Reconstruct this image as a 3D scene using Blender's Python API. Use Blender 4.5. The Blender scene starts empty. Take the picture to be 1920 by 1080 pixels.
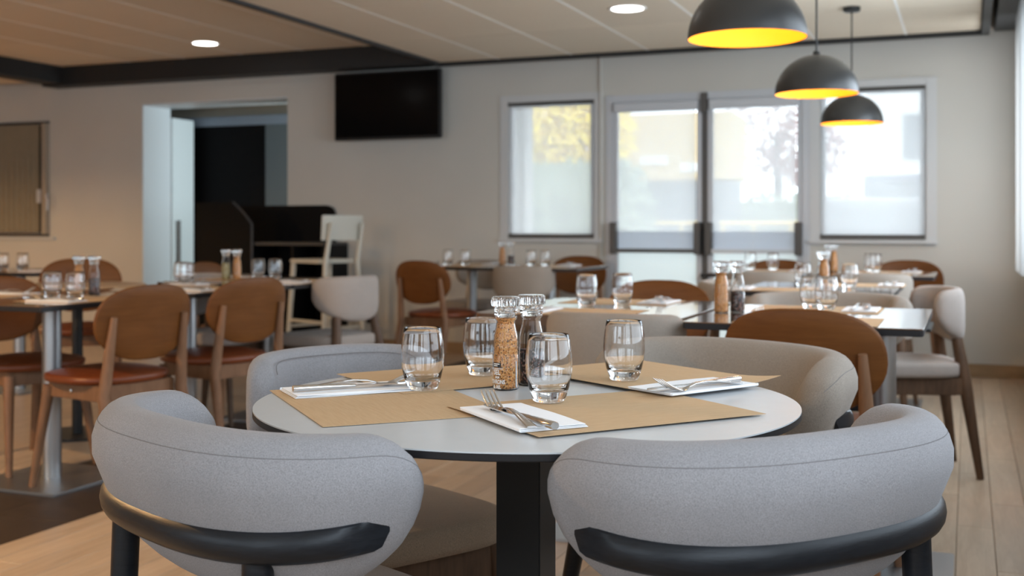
import bpy, bmesh, math, random
from mathutils import Vector, Matrix
random.seed(7)
PI = math.pi
C = bpy.context.scene.collection
S = bpy.context.scene

# ------------------------------------------------------------------ camera, world, lights, exposure
cam = bpy.data.cameras.new('camera')
cam.lens = 39.75; cam.sensor_width = 36.0
cam.shift_y = -115.0 / 1920.0
cam.clip_start = 0.05; cam.clip_end = 200
cam.dof.use_dof = True; cam.dof.focus_distance = 1.75; cam.dof.aperture_fstop = 5.0
cam_o = bpy.data.objects.new('camera', cam); C.objects.link(cam_o)
cam_o.location = (0, 0, 1.041); cam_o.rotation_euler = (PI / 2, 0, math.radians(21.965))
S.camera = cam_o

w = bpy.data.worlds.new('sky'); S.world = w; w.use_nodes = True
nt = w.node_tree; nt.nodes.clear()
bg = nt.nodes.new('ShaderNodeBackground'); out = nt.nodes.new('ShaderNodeOutputWorld')
bg.inputs[0].default_value = (0.86, 0.93, 1.0, 1); bg.inputs[1].default_value = 6.4
nt.links.new(bg.outputs[0], out.inputs[0])

S.view_settings.view_transform = 'Standard'; S.view_settings.look = 'None'
S.view_settings.gamma = 1.0; S.view_settings.use_curve_mapping = False
S.view_settings.exposure = 0.0
S.cycles.sample_clamp_indirect = 6.0

def area(name, loc, rot, sx, sy, power, col):
    l = bpy.data.lights.new(name, 'AREA'); l.shape = 'RECTANGLE'; l.size = sx; l.size_y = sy
    l.energy = power; l.color = col
    o = bpy.data.objects.new(name, l); C.objects.link(o); o.location = loc; o.rotation_euler = rot
    return o
DAY = (0.76, 0.88, 1.0)
# area lamps stand in for daylight at the unseen side-wall bays and rear windows
for i, (y, p_) in enumerate(((-1.7, 46), (0.3, 38), (2.3, 30), (4.3, 40), (6.2, 66))):
    area('side_daylight_lamp', (0.585, y, 1.50), (0, PI / 2, 0), 1.38, 1.78, p_, DAY)
for x in (-6.6, -4.2, -1.6):
    area('rear_daylight_lamp', (x, -2.74, 1.5), (PI / 2, 0, 0), 1.78, 1.43, 40, DAY)
area('daylight_corridor', (-4.6, 9.05, 1.5), (0, PI / 2, 0), 1.4, 0.7, 62, (0.82, 0.95, 1.0))

# ------------------------------------------------------------------ mesh helpers
class MB:
    def __init__(s): s.v = []; s.f = []
    def add(s, vs, fs):
        o = len(s.v); s.v += [tuple(p) for p in vs]; s.f += [tuple(i + o for i in f) for f in fs]; return s
    def box(s, x0, x1, y0, y1, z0, z1):
        return s.add([(x0, y0, z0), (x1, y0, z0), (x1, y1, z0), (x0, y1, z0), (x0, y0, z1), (x1, y0, z1), (x1, y1, z1), (x0, y1, z1)],
                     [(0, 3, 2, 1), (4, 5, 6, 7), (0, 1, 5, 4), (1, 2, 6, 5), (2, 3, 7, 6), (3, 0, 4, 7)])
    def loft(s, rings, closed=True, cap0=True, cap1=True, ring_loop=False):
        n = len(rings[0]); vs = [p for r in rings for p in r]; fs = []
        m = len(rings)
        for i in range(m if ring_loop else m - 1):
            a, b = i * n, ((i + 1) % m) * n
            for j in range(n if closed else n - 1):
                k = (j + 1) % n
                fs.append((a + j, a + k, b + k, b + j))
        if not ring_loop:
            if cap0: fs.append(tuple(reversed(range(n))))
            if cap1: fs.append(tuple(range((m - 1) * n, m * n)))
        return s.add(vs, fs)
    def lathe(s, prof, n=32, cx=0, cy=0, loop=False, flute=None):
        rings = []
        for (r, z) in prof:
            ring = []
            for k in range(n):
                a = 2 * PI * k / n
                rr = r * (1 - (flute[1] if flute and flute[0](z) and (k // 2) % 2 else 0))
                ring.append((cx + rr * math.cos(a), cy + rr * math.sin(a), z))
            rings.append(ring)
        return s.loft(rings, ring_loop=loop)
    def tube(s, path, rad, n=12, up=(0, 0, 1), flat=1.0, cap=True):
        P = [Vector(p) for p in path]; R = rad if isinstance(rad, (list, tuple)) else [rad] * len(P)
        up = Vector(up); rings = []
        for i, p in enumerate(P):
            t = (P[min(i + 1, len(P) - 1)] - P[max(i - 1, 0)]).normalized()
            u = up if abs(t.dot(up)) < 0.97 else Vector((1, 0, 0))
            a = t.cross(u).normalized(); b = a.cross(t).normalized()
            rings.append([p + a * (math.cos(2 * PI * k / n) * R[i]) + b * (math.sin(2 * PI * k / n) * R[i] * flat) for k in range(n)])
        return s.loft(rings, cap0=cap, cap1=cap)
    def prism(s, poly, z0, z1):
        n = len(poly)
        return s.loft([[(x, y, z0) for x, y in poly], [(x, y, z1) for x, y in poly]])
    def sphere(s, c, r, n=16, m=8, sz=1.0):
        rings = []
        for i in range(1, m):
            t = PI * i / m
            rings.append([(c[0] + r * math.sin(t) * math.cos(2 * PI * k / n), c[1] + r * math.sin(t) * math.sin(2 * PI * k / n), c[2] - r * sz * math.cos(t)) for k in range(n)])
        return s.loft(rings)
    def mesh(s, name, mat=None, bevel=0.0, seg=2, angle=35, smooth=True):
        me = bpy.data.meshes.new(name); me.from_pydata(s.v, [], s.f); me.update()
        bm = bmesh.new(); bm.from_mesh(me)
        bmesh.ops.recalc_face_normals(bm, faces=bm.faces)
        if bevel:
            es = [e for e in bm.edges if len(e.link_faces) == 2 and e.calc_face_angle(0) > math.radians(30)]
            bmesh.ops.bevel(bm, geom=es, offset=bevel, segments=seg, affect='EDGES', clamp_overlap=True)
        bm.to_mesh(me); bm.free()
        if smooth:
            me.polygons.foreach_set('use_smooth', [True] * len(me.polygons))
            me.set_sharp_from_angle(angle=math.radians(angle))
        if mat: me.materials.append(mat)
        return me

def link(name, me, parent=None, loc=None, rot=None):
    o = bpy.data.objects.new(name, me); C.objects.link(o)
    if parent: o.parent = parent
    if loc is not None: o.location = loc
    if rot is not None: o.rotation_euler = rot
    return o
def obj(name, mb, mat, parent=None, bevel=0.0, seg=2, angle=35, loc=None, rot=None, smooth=True):
    return link(name, mb.mesh(name, mat, bevel, seg, angle, smooth), parent, loc, rot)
def tag(o, label, cat, group=None):
    o['label'] = label; o['category'] = cat
    if group: o['group'] = group
    return o
def thing(name, label, cat, loc=(0, 0, 0), rotz=0.0, group=None):
    o = bpy.data.objects.new(name, None); C.objects.link(o); o.empty_display_size = 0.1
    o.location = loc; o.rotation_euler = (0, 0, rotz)
    return tag(o, label, cat, group)
def struct(name, mb, mat, parent=None, **k):
    o = obj(name, mb, mat, parent, **k)
    if parent is None: o['kind'] = 'structure'
    return o
def dup(root, loc, rotz, label, group=None):
    kids = list(root.children)
    r = root.copy(); C.objects.link(r); r.location = loc; r.rotation_euler = (0, 0, rotz); r['label'] = label
    if group: r['group'] = group
    for ch in kids:
        c = ch.copy(); C.objects.link(c); c.parent = r
        for g in list(ch.children):
            d = g.copy(); C.objects.link(d); d.parent = c
    return r
def dirv(deg): return math.cos(math.radians(deg)), math.sin(math.radians(deg))
def facing(deg): return math.radians(deg - 90.0)      # local +Y looks along deg

# ------------------------------------------------------------------ materials
def mat(name, col=(0.5, 0.5, 0.5), rough=0.5, metal=0.0, spec=0.5, trans=0.0, ior=1.45, coat=0.0, sheen=0.0):
    m = bpy.data.materials.new(name); m.use_nodes = True
    b = m.node_tree.nodes['Principled BSDF']
    b.inputs['Base Color'].default_value = (*col, 1); b.inputs['Roughness'].default_value = rough
    b.inputs['Metallic'].default_value = metal; b.inputs['Specular IOR Level'].default_value = spec
    b.inputs['Transmission Weight'].default_value = trans; b.inputs['IOR'].default_value = ior
    b.inputs['Coat Weight'].default_value = coat; b.inputs['Sheen Weight'].default_value = sheen
    return m
def N(m, t, **k):
    n = m.node_tree.nodes.new(t)
    for a, v in k.items(): setattr(n, a, v)
    return n
def L(m, a, b): m.node_tree.links.new(a, b)
def coords(m, scale=(1, 1, 1), kind='Object', rot=(0, 0, 0)):
    tc = N(m, 'ShaderNodeTexCoord'); mp = N(m, 'ShaderNodeMapping')
    mp.inputs['Scale'].default_value = scale; mp.inputs['Rotation'].default_value = rot
    L(m, tc.outputs[kind], mp.inputs['Vector']); return mp.outputs[0]
def noise(m, vec, scale, detail=4, rough=0.55, dist=0.0):
    n = N(m, 'ShaderNodeTexNoise'); n.inputs['Scale'].default_value = scale; n.inputs['Detail'].default_value = detail
    n.inputs['Roughness'].default_value = rough; n.inputs['Distortion'].default_value = dist
    L(m, vec, n.inputs['Vector']); return n.outputs['Fac']
def ramp(m, fac, stops):
    r = N(m, 'ShaderNodeValToRGB'); e = r.color_ramp.elements
    while len(e) < len(stops): e.new(0.5)
    for i, (p, c) in enumerate(stops): e[i].position = p; e[i].color = (*c, 1)
    L(m, fac, r.inputs[0]); return r.outputs[0]
def bsdf(m): return m.node_tree.nodes['Principled BSDF']
def bump(m, fac, strength=0.3, dist=0.001):
    b = N(m, 'ShaderNodeBump'); b.inputs['Strength'].default_value = strength; b.inputs['Distance'].default_value = dist
    L(m, fac, b.inputs['Height']); L(m, b.outputs[0], bsdf(m).inputs['Normal'])
def mixc(m, fac, a, b):
    x = N(m, 'ShaderNodeMix', data_type='RGBA', blend_type='MIX'); L(m, fac, x.inputs[0])
    for s_, v in ((6, a), (7, b)):
        if isinstance(v, tuple): x.inputs[s_].default_value = (*v, 1)
        else: L(m, v, x.inputs[s_])
    return x.outputs[2]
def math2(m, op, a, b):
    x = N(m, 'ShaderNodeMath', operation=op)
    for i, v in enumerate((a, b)):
        if isinstance(v, (int, float)): x.inputs[i].default_value = v
        else: L(m, v, x.inputs[i])
    return x.outputs[0]
def rand_shade(m, colsock, amount=0.12):
    oi = N(m, 'ShaderNodeObjectInfo')
    mr = N(m, 'ShaderNodeMapRange'); mr.inputs[3].default_value = 1 - amount; mr.inputs[4].default_value = 1 + amount
    L(m, oi.outputs['Random'], mr.inputs[0])
    mx = N(m, 'ShaderNodeVectorMath', operation='SCALE'); L(m, colsock, mx.inputs[0]); L(m, mr.outputs[0], mx.inputs[3])
    return mx.outputs[0]

def m_fabric(name, col, scale=520):
    m = mat(name, col, 0.92, spec=0.15, sheen=0.08)
    v = coords(m)
    f = noise(m, v, scale * 1.9, 1, 0.6); f2 = noise(m, coords(m, (1, 1, 0.5)), scale * 2.6, 0, 0.5)
    g = noise(m, v, 9, 3, 0.6)
    h = math2(m, 'ADD', math2(m, 'MULTIPLY', f2, 0.6), math2(m, 'MULTIPLY', f, 0.8))
    d = tuple(c * 0.62 for c in col); l = tuple(min(1, c * 1.34) for c in col)
    c1 = ramp(m, h, [(0.42, d), (0.98, l)])
    c2 = mixc(m, ramp(m, g, [(0.35, (0, 0, 0)), (0.75, (0.35, 0.35, 0.35))]), c1, tuple(c * 0.8 for c in col))
    L(m, c2, bsdf(m).inputs['Base Color']); bump(m, h, 0.35, 0.0008)
    return m
def m_wood(name, dark, light, rough=0.4, scale=(3, 3, 40), spec=0.5, coat=0.0, grain=0.15, shade=0.0, big=1.0):
    m = mat(name, light, rough, spec=spec, coat=coat)
    v = coords(m, scale)
    f = noise(m, v, big, 6, 0.62, 1.2); g = noise(m, v, 6 * big, 4, 0.6, 0.3)
    h = math2(m, 'ADD', math2(m, 'MULTIPLY', f, 0.7), math2(m, 'MULTIPLY', g, 0.3))
    c = ramp(m, h, [(0.32, dark), (0.68, light)])
    if shade: c = rand_shade(m, c, shade)
    L(m, c, bsdf(m).inputs['Base Color']); bump(m, h, grain, 0.001)
    return m
def m_plaster(name, col, rough=0.85):
    m = mat(name, col, rough, spec=0.25)
    v = coords(m); f = noise(m, v, 1.1, 3, 0.5); g = noise(m, v, 140, 3, 0.6)
    c = ramp(m, f, [(0.3, tuple(x * 0.95 for x in col)), (0.7, tuple(min(1, x * 1.03) for x in col))])
    L(m, c, bsdf(m).inputs['Base Color']); bump(m, g, 0.12, 0.001)
    return m

M = {}
M['fabric_cool'] = m_fabric('fabric_grey', (0.265, 0.255, 0.262))
M['fabric_taupe'] = m_fabric('fabric_taupe', (0.285, 0.245, 0.208))
M['fabric_pale'] = m_fabric('fabric_pale', (0.33, 0.285, 0.255))
M['fabric_tan'] = m_fabric('fabric_tan', (0.26, 0.185, 0.125))
M['seam'] = mat('seam_thread', (0.17, 0.16, 0.16), 0.9, spec=0.1)
M['black_wood'] = m_wood('black_stained_ash', (0.004, 0.005, 0.007), (0.012, 0.014, 0.018), 0.38, (14, 14, 90), spec=0.35, grain=0.5)
M['shell_wood'] = m_wood('oak_shell', (0.098, 0.034, 0.0075), (0.160, 0.060, 0.0150), 0.45, (2.0, 2, 16), spec=0.25, grain=0.06)
M['leg_wood'] = m_wood('oak_legs', (0.150, 0.075, 0.038), (0.230, 0.122, 0.067), 0.5, (18, 18, 3), spec=0.35, grain=0.1)
M['walnut'] = m_wood('walnut_legs', (0.055, 0.030, 0.017), (0.125, 0.070, 0.040), 0.5, (20, 20, 3), spec=0.35, grain=0.1)
M['leather'] = mat('cognac_leather', (0.150, 0.036, 0.010), 0.40, spec=0.45)
_v = coords(M['leather']); bump(M['leather'], noise(M['leather'], _v, 260, 3), 0.25, 0.0006)
M['laminate'] = mat('white_laminate', (0.51, 0.53, 0.545), 0.28, spec=0.45)
_v = coords(M['laminate']); L(M['laminate'], ramp(M['laminate'], noise(M['laminate'], _v, 26, 5, 0.7), [(0.3, (0.50, 0.52, 0.535)), (0.7, (0.525, 0.545, 0.56))]), bsdf(M['laminate']).inputs['Base Color'])
M['edge_dark'] = mat('dark_laminate_edge', (0.012, 0.011, 0.012), 0.45, spec=0.3)
M['table_wood'] = m_wood('brown_table_laminate', (0.095, 0.052, 0.032), (0.165, 0.098, 0.062), 0.12, (5, 40, 5), spec=0.6, coat=1.0, grain=0.01)
M['oak_pale'] = m_wood('pale_oak_top', (0.34, 0.23, 0.13), (0.46, 0.33, 0.20), 0.35, (5, 30, 5), spec=0.5, grain=0.02)
M['steel'] = mat('brushed_steel', (0.40, 0.41, 0.42), 0.38, metal=1.0)
_v = coords(M['steel'], (3, 3, 160)); bump(M['steel'], noise(M['steel'], _v, 3, 3), 0.06, 0.0005)
M['cutlery'] = mat('polished_steel', (0.62, 0.61, 0.60), 0.14, metal=1.0)
M['black_metal'] = mat('black_metal', (0.012, 0.012, 0.012), 0.42, spec=0.5)
M['kraft'] = mat('kraft_paper', (0.42, 0.265, 0.135), 0.62, spec=0.2)
_m = M['kraft']; _v = coords(_m)
_w = N(_m, 'ShaderNodeTexWave', bands_direction='X'); _w.inputs['Scale'].default_value = 190; L(_m, _v, _w.inputs['Vector'])
_c = ramp(_m, noise(_m, coords(_m, (4, 40, 4)), 5, 4), [(0.3, (0.470, 0.325, 0.190)), (0.7, (0.530, 0.375, 0.225))])
L(_m, mixc(_m, math2(_m, 'MULTIPLY', _w.outputs['Fac'], 0.14), _c, (0.40, 0.26, 0.14)), bsdf(_m).inputs['Base Color']); bump(_m, _w.outputs['Fac'], 0.12, 0.0004)
M['napkin'] = mat('paper_napkin', (0.80, 0.81, 0.83), 0.9, spec=0.1)
_v = coords(M['napkin']); bump(M['napkin'], noise(M['napkin'], _v, 420, 2), 0.2, 0.0005)
M['glass'] = mat('clear_glass', (1, 1, 1), 0.0, trans=1.0, ior=1.48)
M['mill_glass'] = mat('thin_clear_glass', (1, 1, 1), 0.0, trans=1.0, ior=1.22)
M['pane'] = mat('window_glass', (0.97, 1.0, 0.985), 0.0, trans=1.0, ior=1.02)
M['acrylic'] = mat('clear_acrylic', (0.97, 0.98, 0.98), 0.03, trans=1.0, ior=1.40)
def m_grain(name, stops, scale):
    m = mat(name, (0.4, 0.2, 0.08), 0.7, spec=0.3); v = coords(m)
    vo = N(m, 'ShaderNodeTexVoronoi'); vo.inputs['Scale'].default_value = scale; L(m, v, vo.inputs['Vector'])
    sp = N(m, 'ShaderNodeSeparateColor'); L(m, vo.outputs['Color'], sp.inputs[0])
    L(m, ramp(m, sp.outputs[0], stops), bsdf(m).inputs['Base Color']); bump(m, vo.outputs['Distance'], 0.7, 0.002)
    return m
M['salt'] = m_grain('seasoned_salt', [(0.0, (0.10, 0.045, 0.02)), (0.14, (0.14, 0.06, 0.025)), (0.17, (0.50, 0.18, 0.045)), (0.55, (0.60, 0.26, 0.075)), (1.0, (0.70, 0.40, 0.17))], 480)
M['pepper'] = m_grain('peppercorns', [(0.0, (0.012, 0.010, 0.010)), (0.72, (0.035, 0.026, 0.024)), (0.8, (0.20, 0.05, 0.035)), (1.0, (0.38, 0.30, 0.24))], 330)
M['pale_spice'] = m_grain('pale_spice', [(0.0, (0.20, 0.16, 0.05)), (0.5, (0.42, 0.34, 0.13)), (1.0, (0.55, 0.47, 0.25))], 420)
M['print_white'] = mat('white_print', (0.86, 0.85, 0.82), 0.6)
M['print_black'] = mat('black_print', (0.012, 0.012, 0.014), 0.5)
M['print_blue'] = mat('pale_blue_print', (0.45, 0.58, 0.70), 0.6)
M['wall'] = m_plaster('painted_wall', (0.53, 0.51, 0.465))
M['wall_plain'] = m_plaster('painted_side_wall', (0.47, 0.46, 0.44))
M['panel'] = m_plaster('ceiling_panel', (0.66, 0.58, 0.47), 0.9)
_m = M['panel']; _v = coords(_m, (1, 1, 1)); _g = noise(_m, coords(_m, (30, 90, 30)), 3, 5, 0.7)
L(_m, rand_shade(_m, ramp(_m, _g, [(0.3, (0.66, 0.565, 0.44)), (0.7, (0.74, 0.655, 0.53))]), 0.04), bsdf(_m).inputs['Base Color'])
M['ceiling_black'] = mat('black_ceiling_trim', (0.014, 0.0135, 0.0135), 0.55)
M['ceiling_grey'] = mat('dark_ceiling_trim', (0.045, 0.045, 0.046), 0.5)
M['grid_white'] = mat('white_grid_bar', (0.86, 0.84, 0.80), 0.5)
M['base'] = m_wood('wooden_skirting', (0.26, 0.165, 0.085), (0.38, 0.25, 0.14), 0.5, (3, 30, 30), grain=0.05)
M['plank'] = m_wood('oak_look_plank', (0.400, 0.290, 0.195), (0.550, 0.425, 0.305), 0.36, (26, 2.2, 8), spec=0.4, grain=0.08, shade=0.09)
M['dark_tile'] = m_wood('dark_brown_tile', (0.030, 0.020, 0.015), (0.050, 0.034, 0.026), 0.5, (6, 6, 6), spec=0.3, grain=0.03)
M['grout'] = mat('floor_joint', (0.13, 0.095, 0.065), 0.8)
M['alu'] = mat('grey_aluminium', (0.50, 0.51, 0.53), 0.45, metal=0.2)
M['alu_dark'] = mat('dark_aluminium', (0.085, 0.078, 0.072), 0.45, metal=0.3)
M['frame_grey'] = mat('grey_painted_frame', (0.53, 0.53, 0.525), 0.5)
M['beige_frame'] = mat('beige_window_frame', (0.33, 0.28, 0.22), 0.55)
M['white_door'] = mat('white_door_leaf', (0.62, 0.68, 0.69), 0.35)
M['jamb'] = mat('white_reveal', (0.58, 0.62, 0.64), 0.4)
M['black_panel'] = mat('matt_black_panel', (0.0035, 0.0035, 0.004), 0.6, spec=0.12)
M['black_gloss'] = mat('black_laminate', (0.005, 0.005, 0.006), 0.4, spec=0.15)
M['screen'] = mat('tv_screen', (0.002, 0.002, 0.0025), 0.14, spec=0.15)
M['slate'] = mat('grey_green_panel', (0.10, 0.125, 0.135), 0.5)
M['blue_beam'] = mat('blue_grey_header', (0.22, 0.27, 0.33), 0.5)
M['tan'] = m_plaster('tan_wall', (0.36, 0.33, 0.27))
M['stool_white'] = mat('cream_paint', (0.56, 0.54, 0.47), 0.45)
M['dome'] = mat('graphite_lamp_shade', (0.030, 0.029, 0.028), 0.38, spec=0.6)
M['gold'] = mat('gold_lining', (0.95, 0.44, 0.030), 0.5, metal=0.0, spec=0.3)
def m_emit(name, col, strength):
    m = bpy.data.materials.new(name); m.use_nodes = True; nt = m.node_tree; nt.nodes.clear()
    e = nt.nodes.new('ShaderNodeEmission'); o = nt.nodes.new('ShaderNodeOutputMaterial')
    e.inputs[0].default_value = (*col, 1); e.inputs[1].default_value = strength; nt.links.new(e.outputs[0], o.inputs[0])
    return m
M['bulb'] = m_emit('warm_bulb', (1.0, 0.72, 0.30), 24.0)
M['led'] = m_emit('white_downlight', (1.0, 0.97, 0.93), 9.0)
def m_screen(name, col, see, gather=0.0):
    m = bpy.data.materials.new(name); m.use_nodes = True; nt = m.node_tree; nt.nodes.clear()
    o = nt.nodes.new('ShaderNodeOutputMaterial'); t = nt.nodes.new('ShaderNodeBsdfTransparent'); t.inputs[0].default_value = (1, 1, 1, 1)
    tl = nt.nodes.new('ShaderNodeBsdfTranslucent'); tl.inputs[0].default_value = (*col, 1)
    df = nt.nodes.new('ShaderNodeBsdfDiffuse'); df.inputs[0].default_value = (*col, 1)
    a = nt.nodes.new('ShaderNodeMixShader'); a.inputs[0].default_value = 0.42
    b = nt.nodes.new('ShaderNodeMixShader'); b.inputs[0].default_value = see
    nt.links.new(tl.outputs[0], a.inputs[1]); nt.links.new(df.outputs[0], a.inputs[2])
    nt.links.new(a.outputs[0], b.inputs[1]); nt.links.new(t.outputs[0], b.inputs[2]); nt.links.new(b.outputs[0], o.inputs[0])
    return m
M['blind'] = m_screen('sheer_roller_blind', (0.80, 0.82, 0.84), 0.40)
M['blind_low'] = m_screen('doubled_blind_hem', (0.56, 0.59, 0.64), 0.12)
M['glare'] = m_screen('glare_film', (0.80, 0.84, 0.84), 0.10)  # translucent white, imitates overexposed daylight in the lower door glass
M['sky_blocker'] = m_screen('closed_roller_blind', (0.04, 0.04, 0.04), 0.0)  # near-black sheet added to keep the sky out of unseen openings
M['curtain'] = m_screen('sheer_curtain', (0.46, 0.46, 0.45), 0.05)
M['blind_dark'] = m_fabric('beige_window_blind', (0.24, 0.205, 0.145), 200)
M['asphalt'] = mat('pale_paving', (0.42, 0.43, 0.43), 0.9)
M['hedge'] = mat('hedge_leaves', (0.26, 0.30, 0.21), 0.8)
M['yellow_leaf'] = mat('yellow_blossom', (0.95, 0.74, 0.04), 0.8)
M['red_leaf'] = mat('copper_leaves', (0.36, 0.17, 0.16), 0.8)
M['bark'] = mat('bark', (0.10, 0.07, 0.05), 0.9)
M['ochre'] = mat('ochre_paint', (0.62, 0.45, 0.21), 0.6)
M['white_paint'] = mat('white_facade', (0.75, 0.74, 0.72), 0.7)
M['car_grey'] = mat('grey_car_paint', (0.12, 0.125, 0.14), 0.4)
M['van_blue'] = mat('dark_blue_paint', (0.07, 0.07, 0.13), 0.4)
M['red_lens'] = mat('red_lens', (0.7, 0.05, 0.04), 0.3)
M['rail_yellow'] = mat('yellow_barrier', (0.75, 0.50, 0.12), 0.5)
M['dark_glass'] = mat('dark_glazing', (0.10, 0.11, 0.13), 0.15)
M['tyre'] = mat('tyre', (0.02, 0.02, 0.02), 0.8)

# ------------------------------------------------------------------ room shell
for k_ in ('plank', 'panel'):                       # grain runs on from piece to piece in room space
    m_ = M[k_]
    for n_ in list(m_.node_tree.nodes):
        if n_.type == 'TEX_COORD':
            g_ = N(m_, 'ShaderNodeNewGeometry')
            for l_ in list(n_.outputs['Object'].links): L(m_, g_.outputs['Position'], l_.to_socket)

def wall_grid(axis, lo, hi, z0, z1, a, b, holes):
    us = sorted({lo, hi, *[h[0] for h in holes], *[h[1] for h in holes]}); zs = sorted({z0, z1, *[h[2] for h in holes], *[h[3] for h in holes]})
    mb = MB()
    for i in range(len(us) - 1):
        for j in range(len(zs) - 1):
            cu, cz = (us[i] + us[i + 1]) / 2, (zs[j] + zs[j + 1]) / 2
            if any(h[0] < cu < h[1] and h[2] < cz < h[3] for h in holes): continue
            if axis == 'x': mb.box(us[i], us[i + 1], a, b, zs[j], zs[j + 1])
            else: mb.box(a, b, us[i], us[i + 1], zs[j], zs[j + 1])
    return mb
YW = 8.46
W1 = (-3.44, -2.72, 0.955, 2.035); W2 = (-0.996, -0.278, 0.955, 2.035); DH = (-2.62, -1.07, 0.0, 2.06)
WL = (-9.75, -8.23, 0.95, 2.06); DW = (-7.12, -5.535, 0.0, 2.18)
wall_far = struct('wall_far', wall_grid('x', -4.3, 0.8, -0.1, 2.64, YW, YW + 0.2, [W1, W2, DH]), M['wall'], smooth=False)
struct('wall_section', wall_grid('x', -10.8, -4.3, -0.1, 2.64, YW, YW + 0.39, [WL, DW]), M['wall'], wall_far, smooth=False)
pp = MB(); pp.tube([(-2.661, YW - 0.012, 0.80), (-2.661, YW - 0.012, 2.36)], 0.011, 10); struct('pipe', pp, M['wall'], wall_far)
bays = [(y - 0.9, y + 0.9, 0.8, 2.2) for y in (-1.7, 0.3, 2.3, 4.3, 6.2)] + [(7.22, 8.1, 0.8, 2.2)]
wall_side = struct('wall_right', wall_grid('y', -3.0, 8.7, -0.1, 2.64, 0.42, 0.64, bays), M['wall_plain'], smooth=False)
struct('wall_back', wall_grid('x', -10.8, 0.8, -0.1, 2.64, -2.9, -2.66, [(x - 0.9, x + 0.9, 0.8, 2.25) for x in (-6.6, -4.2, -1.6)]), M['wall_plain'], smooth=False)
for y in (-1.7, 0.3, 2.3, 4.3, 6.2): struct('side_sky_blocker', MB().box(0.622, 0.625, y - 0.9, y + 0.9, 0.8, 2.2), M['sky_blocker'], wall_side, smooth=False)  # unseen sheets added behind the side lamps to block the sky
for x in (-6.6, -4.2, -1.6): struct('rear_sky_blocker', MB().box(x - 0.9, x + 0.9, -2.80, -2.797, 0.8, 2.25), M['sky_blocker'], wall_side, smooth=False)  # unseen sheets added to block the sky behind the rear lamps
struct('wall_left', MB().box(-10.8, -10.6, -2.9, 8.9, -0.1, 2.64), M['wall_plain'], smooth=False)
sk = MB(); sk.box(-5.53, DH[0] - 0.02, YW - 0.018, YW, 0.0, 0.092); sk.box(DH[1] + 0.02, 0.42, YW - 0.018, YW, 0.0, 0.092); sk.box(-10.6, -7.12, YW - 0.018, YW, 0, 0.092)
struct('baseboard_far', sk, M['base'], bevel=0.003)
struct('baseboard_right', MB().box(0.402, 0.42, -2.6, YW - 0.02, 0.0, 0.092), M['base'], bevel=0.003)

# floor: planks one by one where the photograph shows them, the rest joined
floor = struct('floor', MB().box(-10.8, 0.8, -2.9, YW + 2.0, -0.06, -0.004), M['grout'], smooth=False)
PW, PL = 0.116, 0.90
plank_me = MB().box(-PW / 2 + 0.0009, PW / 2 - 0.0009, -PL / 2 + 0.0009, PL / 2 - 0.0009, -0.005, 0).mesh('plank', M['plank'], bevel=0.0012, seg=1)
rest = MB(); X_DARK0, X_DARK1 = 0.081 - 26 * PW, 0.081 - 32 * PW
def clip_plank(x, y0, y1): rest.box(x - PW / 2 + 0.0009, x + PW / 2 - 0.0009, y0 + 0.0009, y1 - 0.0009, -0.005, 0)
for k in range(-3, 94):
    xc = 0.081 - (k + 0.5) * PW
    if X_DARK1 < xc < X_DARK0: continue
    off = random.uniform(0, PL); y = -2.9 - off
    while y < YW - 0.02:
        y1 = y + PL
        full = abs(y1 - y - PL) < 1e-6
        if full and y1 > 2.5 and xc > -4.1: link('plank', plank_me, floor, (xc, (y + y1) / 2, 0))
        else: clip_plank(xc, y, min(y1, YW + 1.9))
        y = y1
r_ = obj('plank_field', rest, M['plank'], floor, smooth=False); r_['kind'] = 'stuff'
dt = MB().box(-0.1735, 0.1735, -0.2985, 0.2985, -0.005, -0.0004).mesh('dark_tile', M['dark_tile'], bevel=0.001, seg=1)
for i in range(20):
    for j in range(2):
        yc = -2.6 + 0.6 * i + 0.3 * j
        if yc < YW - 0.3: link('dark_tile', dt, floor, (X_DARK0 - 0.174 - 0.348 * j, yc, 0))

# ceiling: a slab, the panelled raft, the raised coffer and their black trims
ceiling = struct('ceiling', MB().box(-10.8, 0.8, -2.9, YW + 2.0, 2.64, 2.74), M['ceiling_black'], smooth=False)
def panels(xs, ys, z, white=True):
    cache = {}
    for i in range(len(xs) - 1):
        for j in range(len(ys) - 1):
            a, b = round(xs[i + 1] - xs[i], 3), round(ys[j + 1] - ys[j], 3)
            if (a, b) not in cache:
                cache[(a, b)] = MB().box(-a / 2 + 0.006, a / 2 - 0.006, -b / 2 + 0.0025, b / 2 - 0.0025, 0, 0.018).mesh('ceiling_panel', M['panel'], bevel=0.002, seg=1)
            link('ceiling_panel', cache[(a, b)], ceiling, ((xs[i] + xs[i + 1]) / 2, (ys[j] + ys[j + 1]) / 2, z))
    for x in xs[1:-1]:
        g = MB().box(x - 0.008, x + 0.008, ys[0], ys[-1], z - 0.0015, z + 0.012); obj('grid_bar', g, M['grid_white'], ceiling, smooth=False)
    bk = MB().box(xs[0], xs[-1], ys[0], ys[-1], z + 0.02, z + 0.035); obj('backing_board', bk, M['ceiling_black'], ceiling, smooth=False)
panels([-3.98, -3.46, -2.85, -2.24, -1.62, -1.01, -0.40, 0.085], [-2.6, -1.2, 0.0, 1.2, 2.4, 3.6, 4.8, 6.02, 7.25, 8.30], 2.375)
panels([-7.88, -7.08, -6.47, -5.86, -5.25, -4.64, -4.03], [-2.6, -1.3, -0.1, 1.1, 2.29, 3.48, 4.67, 5.87, 7.06, 8.25], 2.54)
panels([-10.6, -9.9, -9.0, -8.12], [-2.6, 0.0, 2.4, 4.8, 7.0, 8.3], 2.42)
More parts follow.
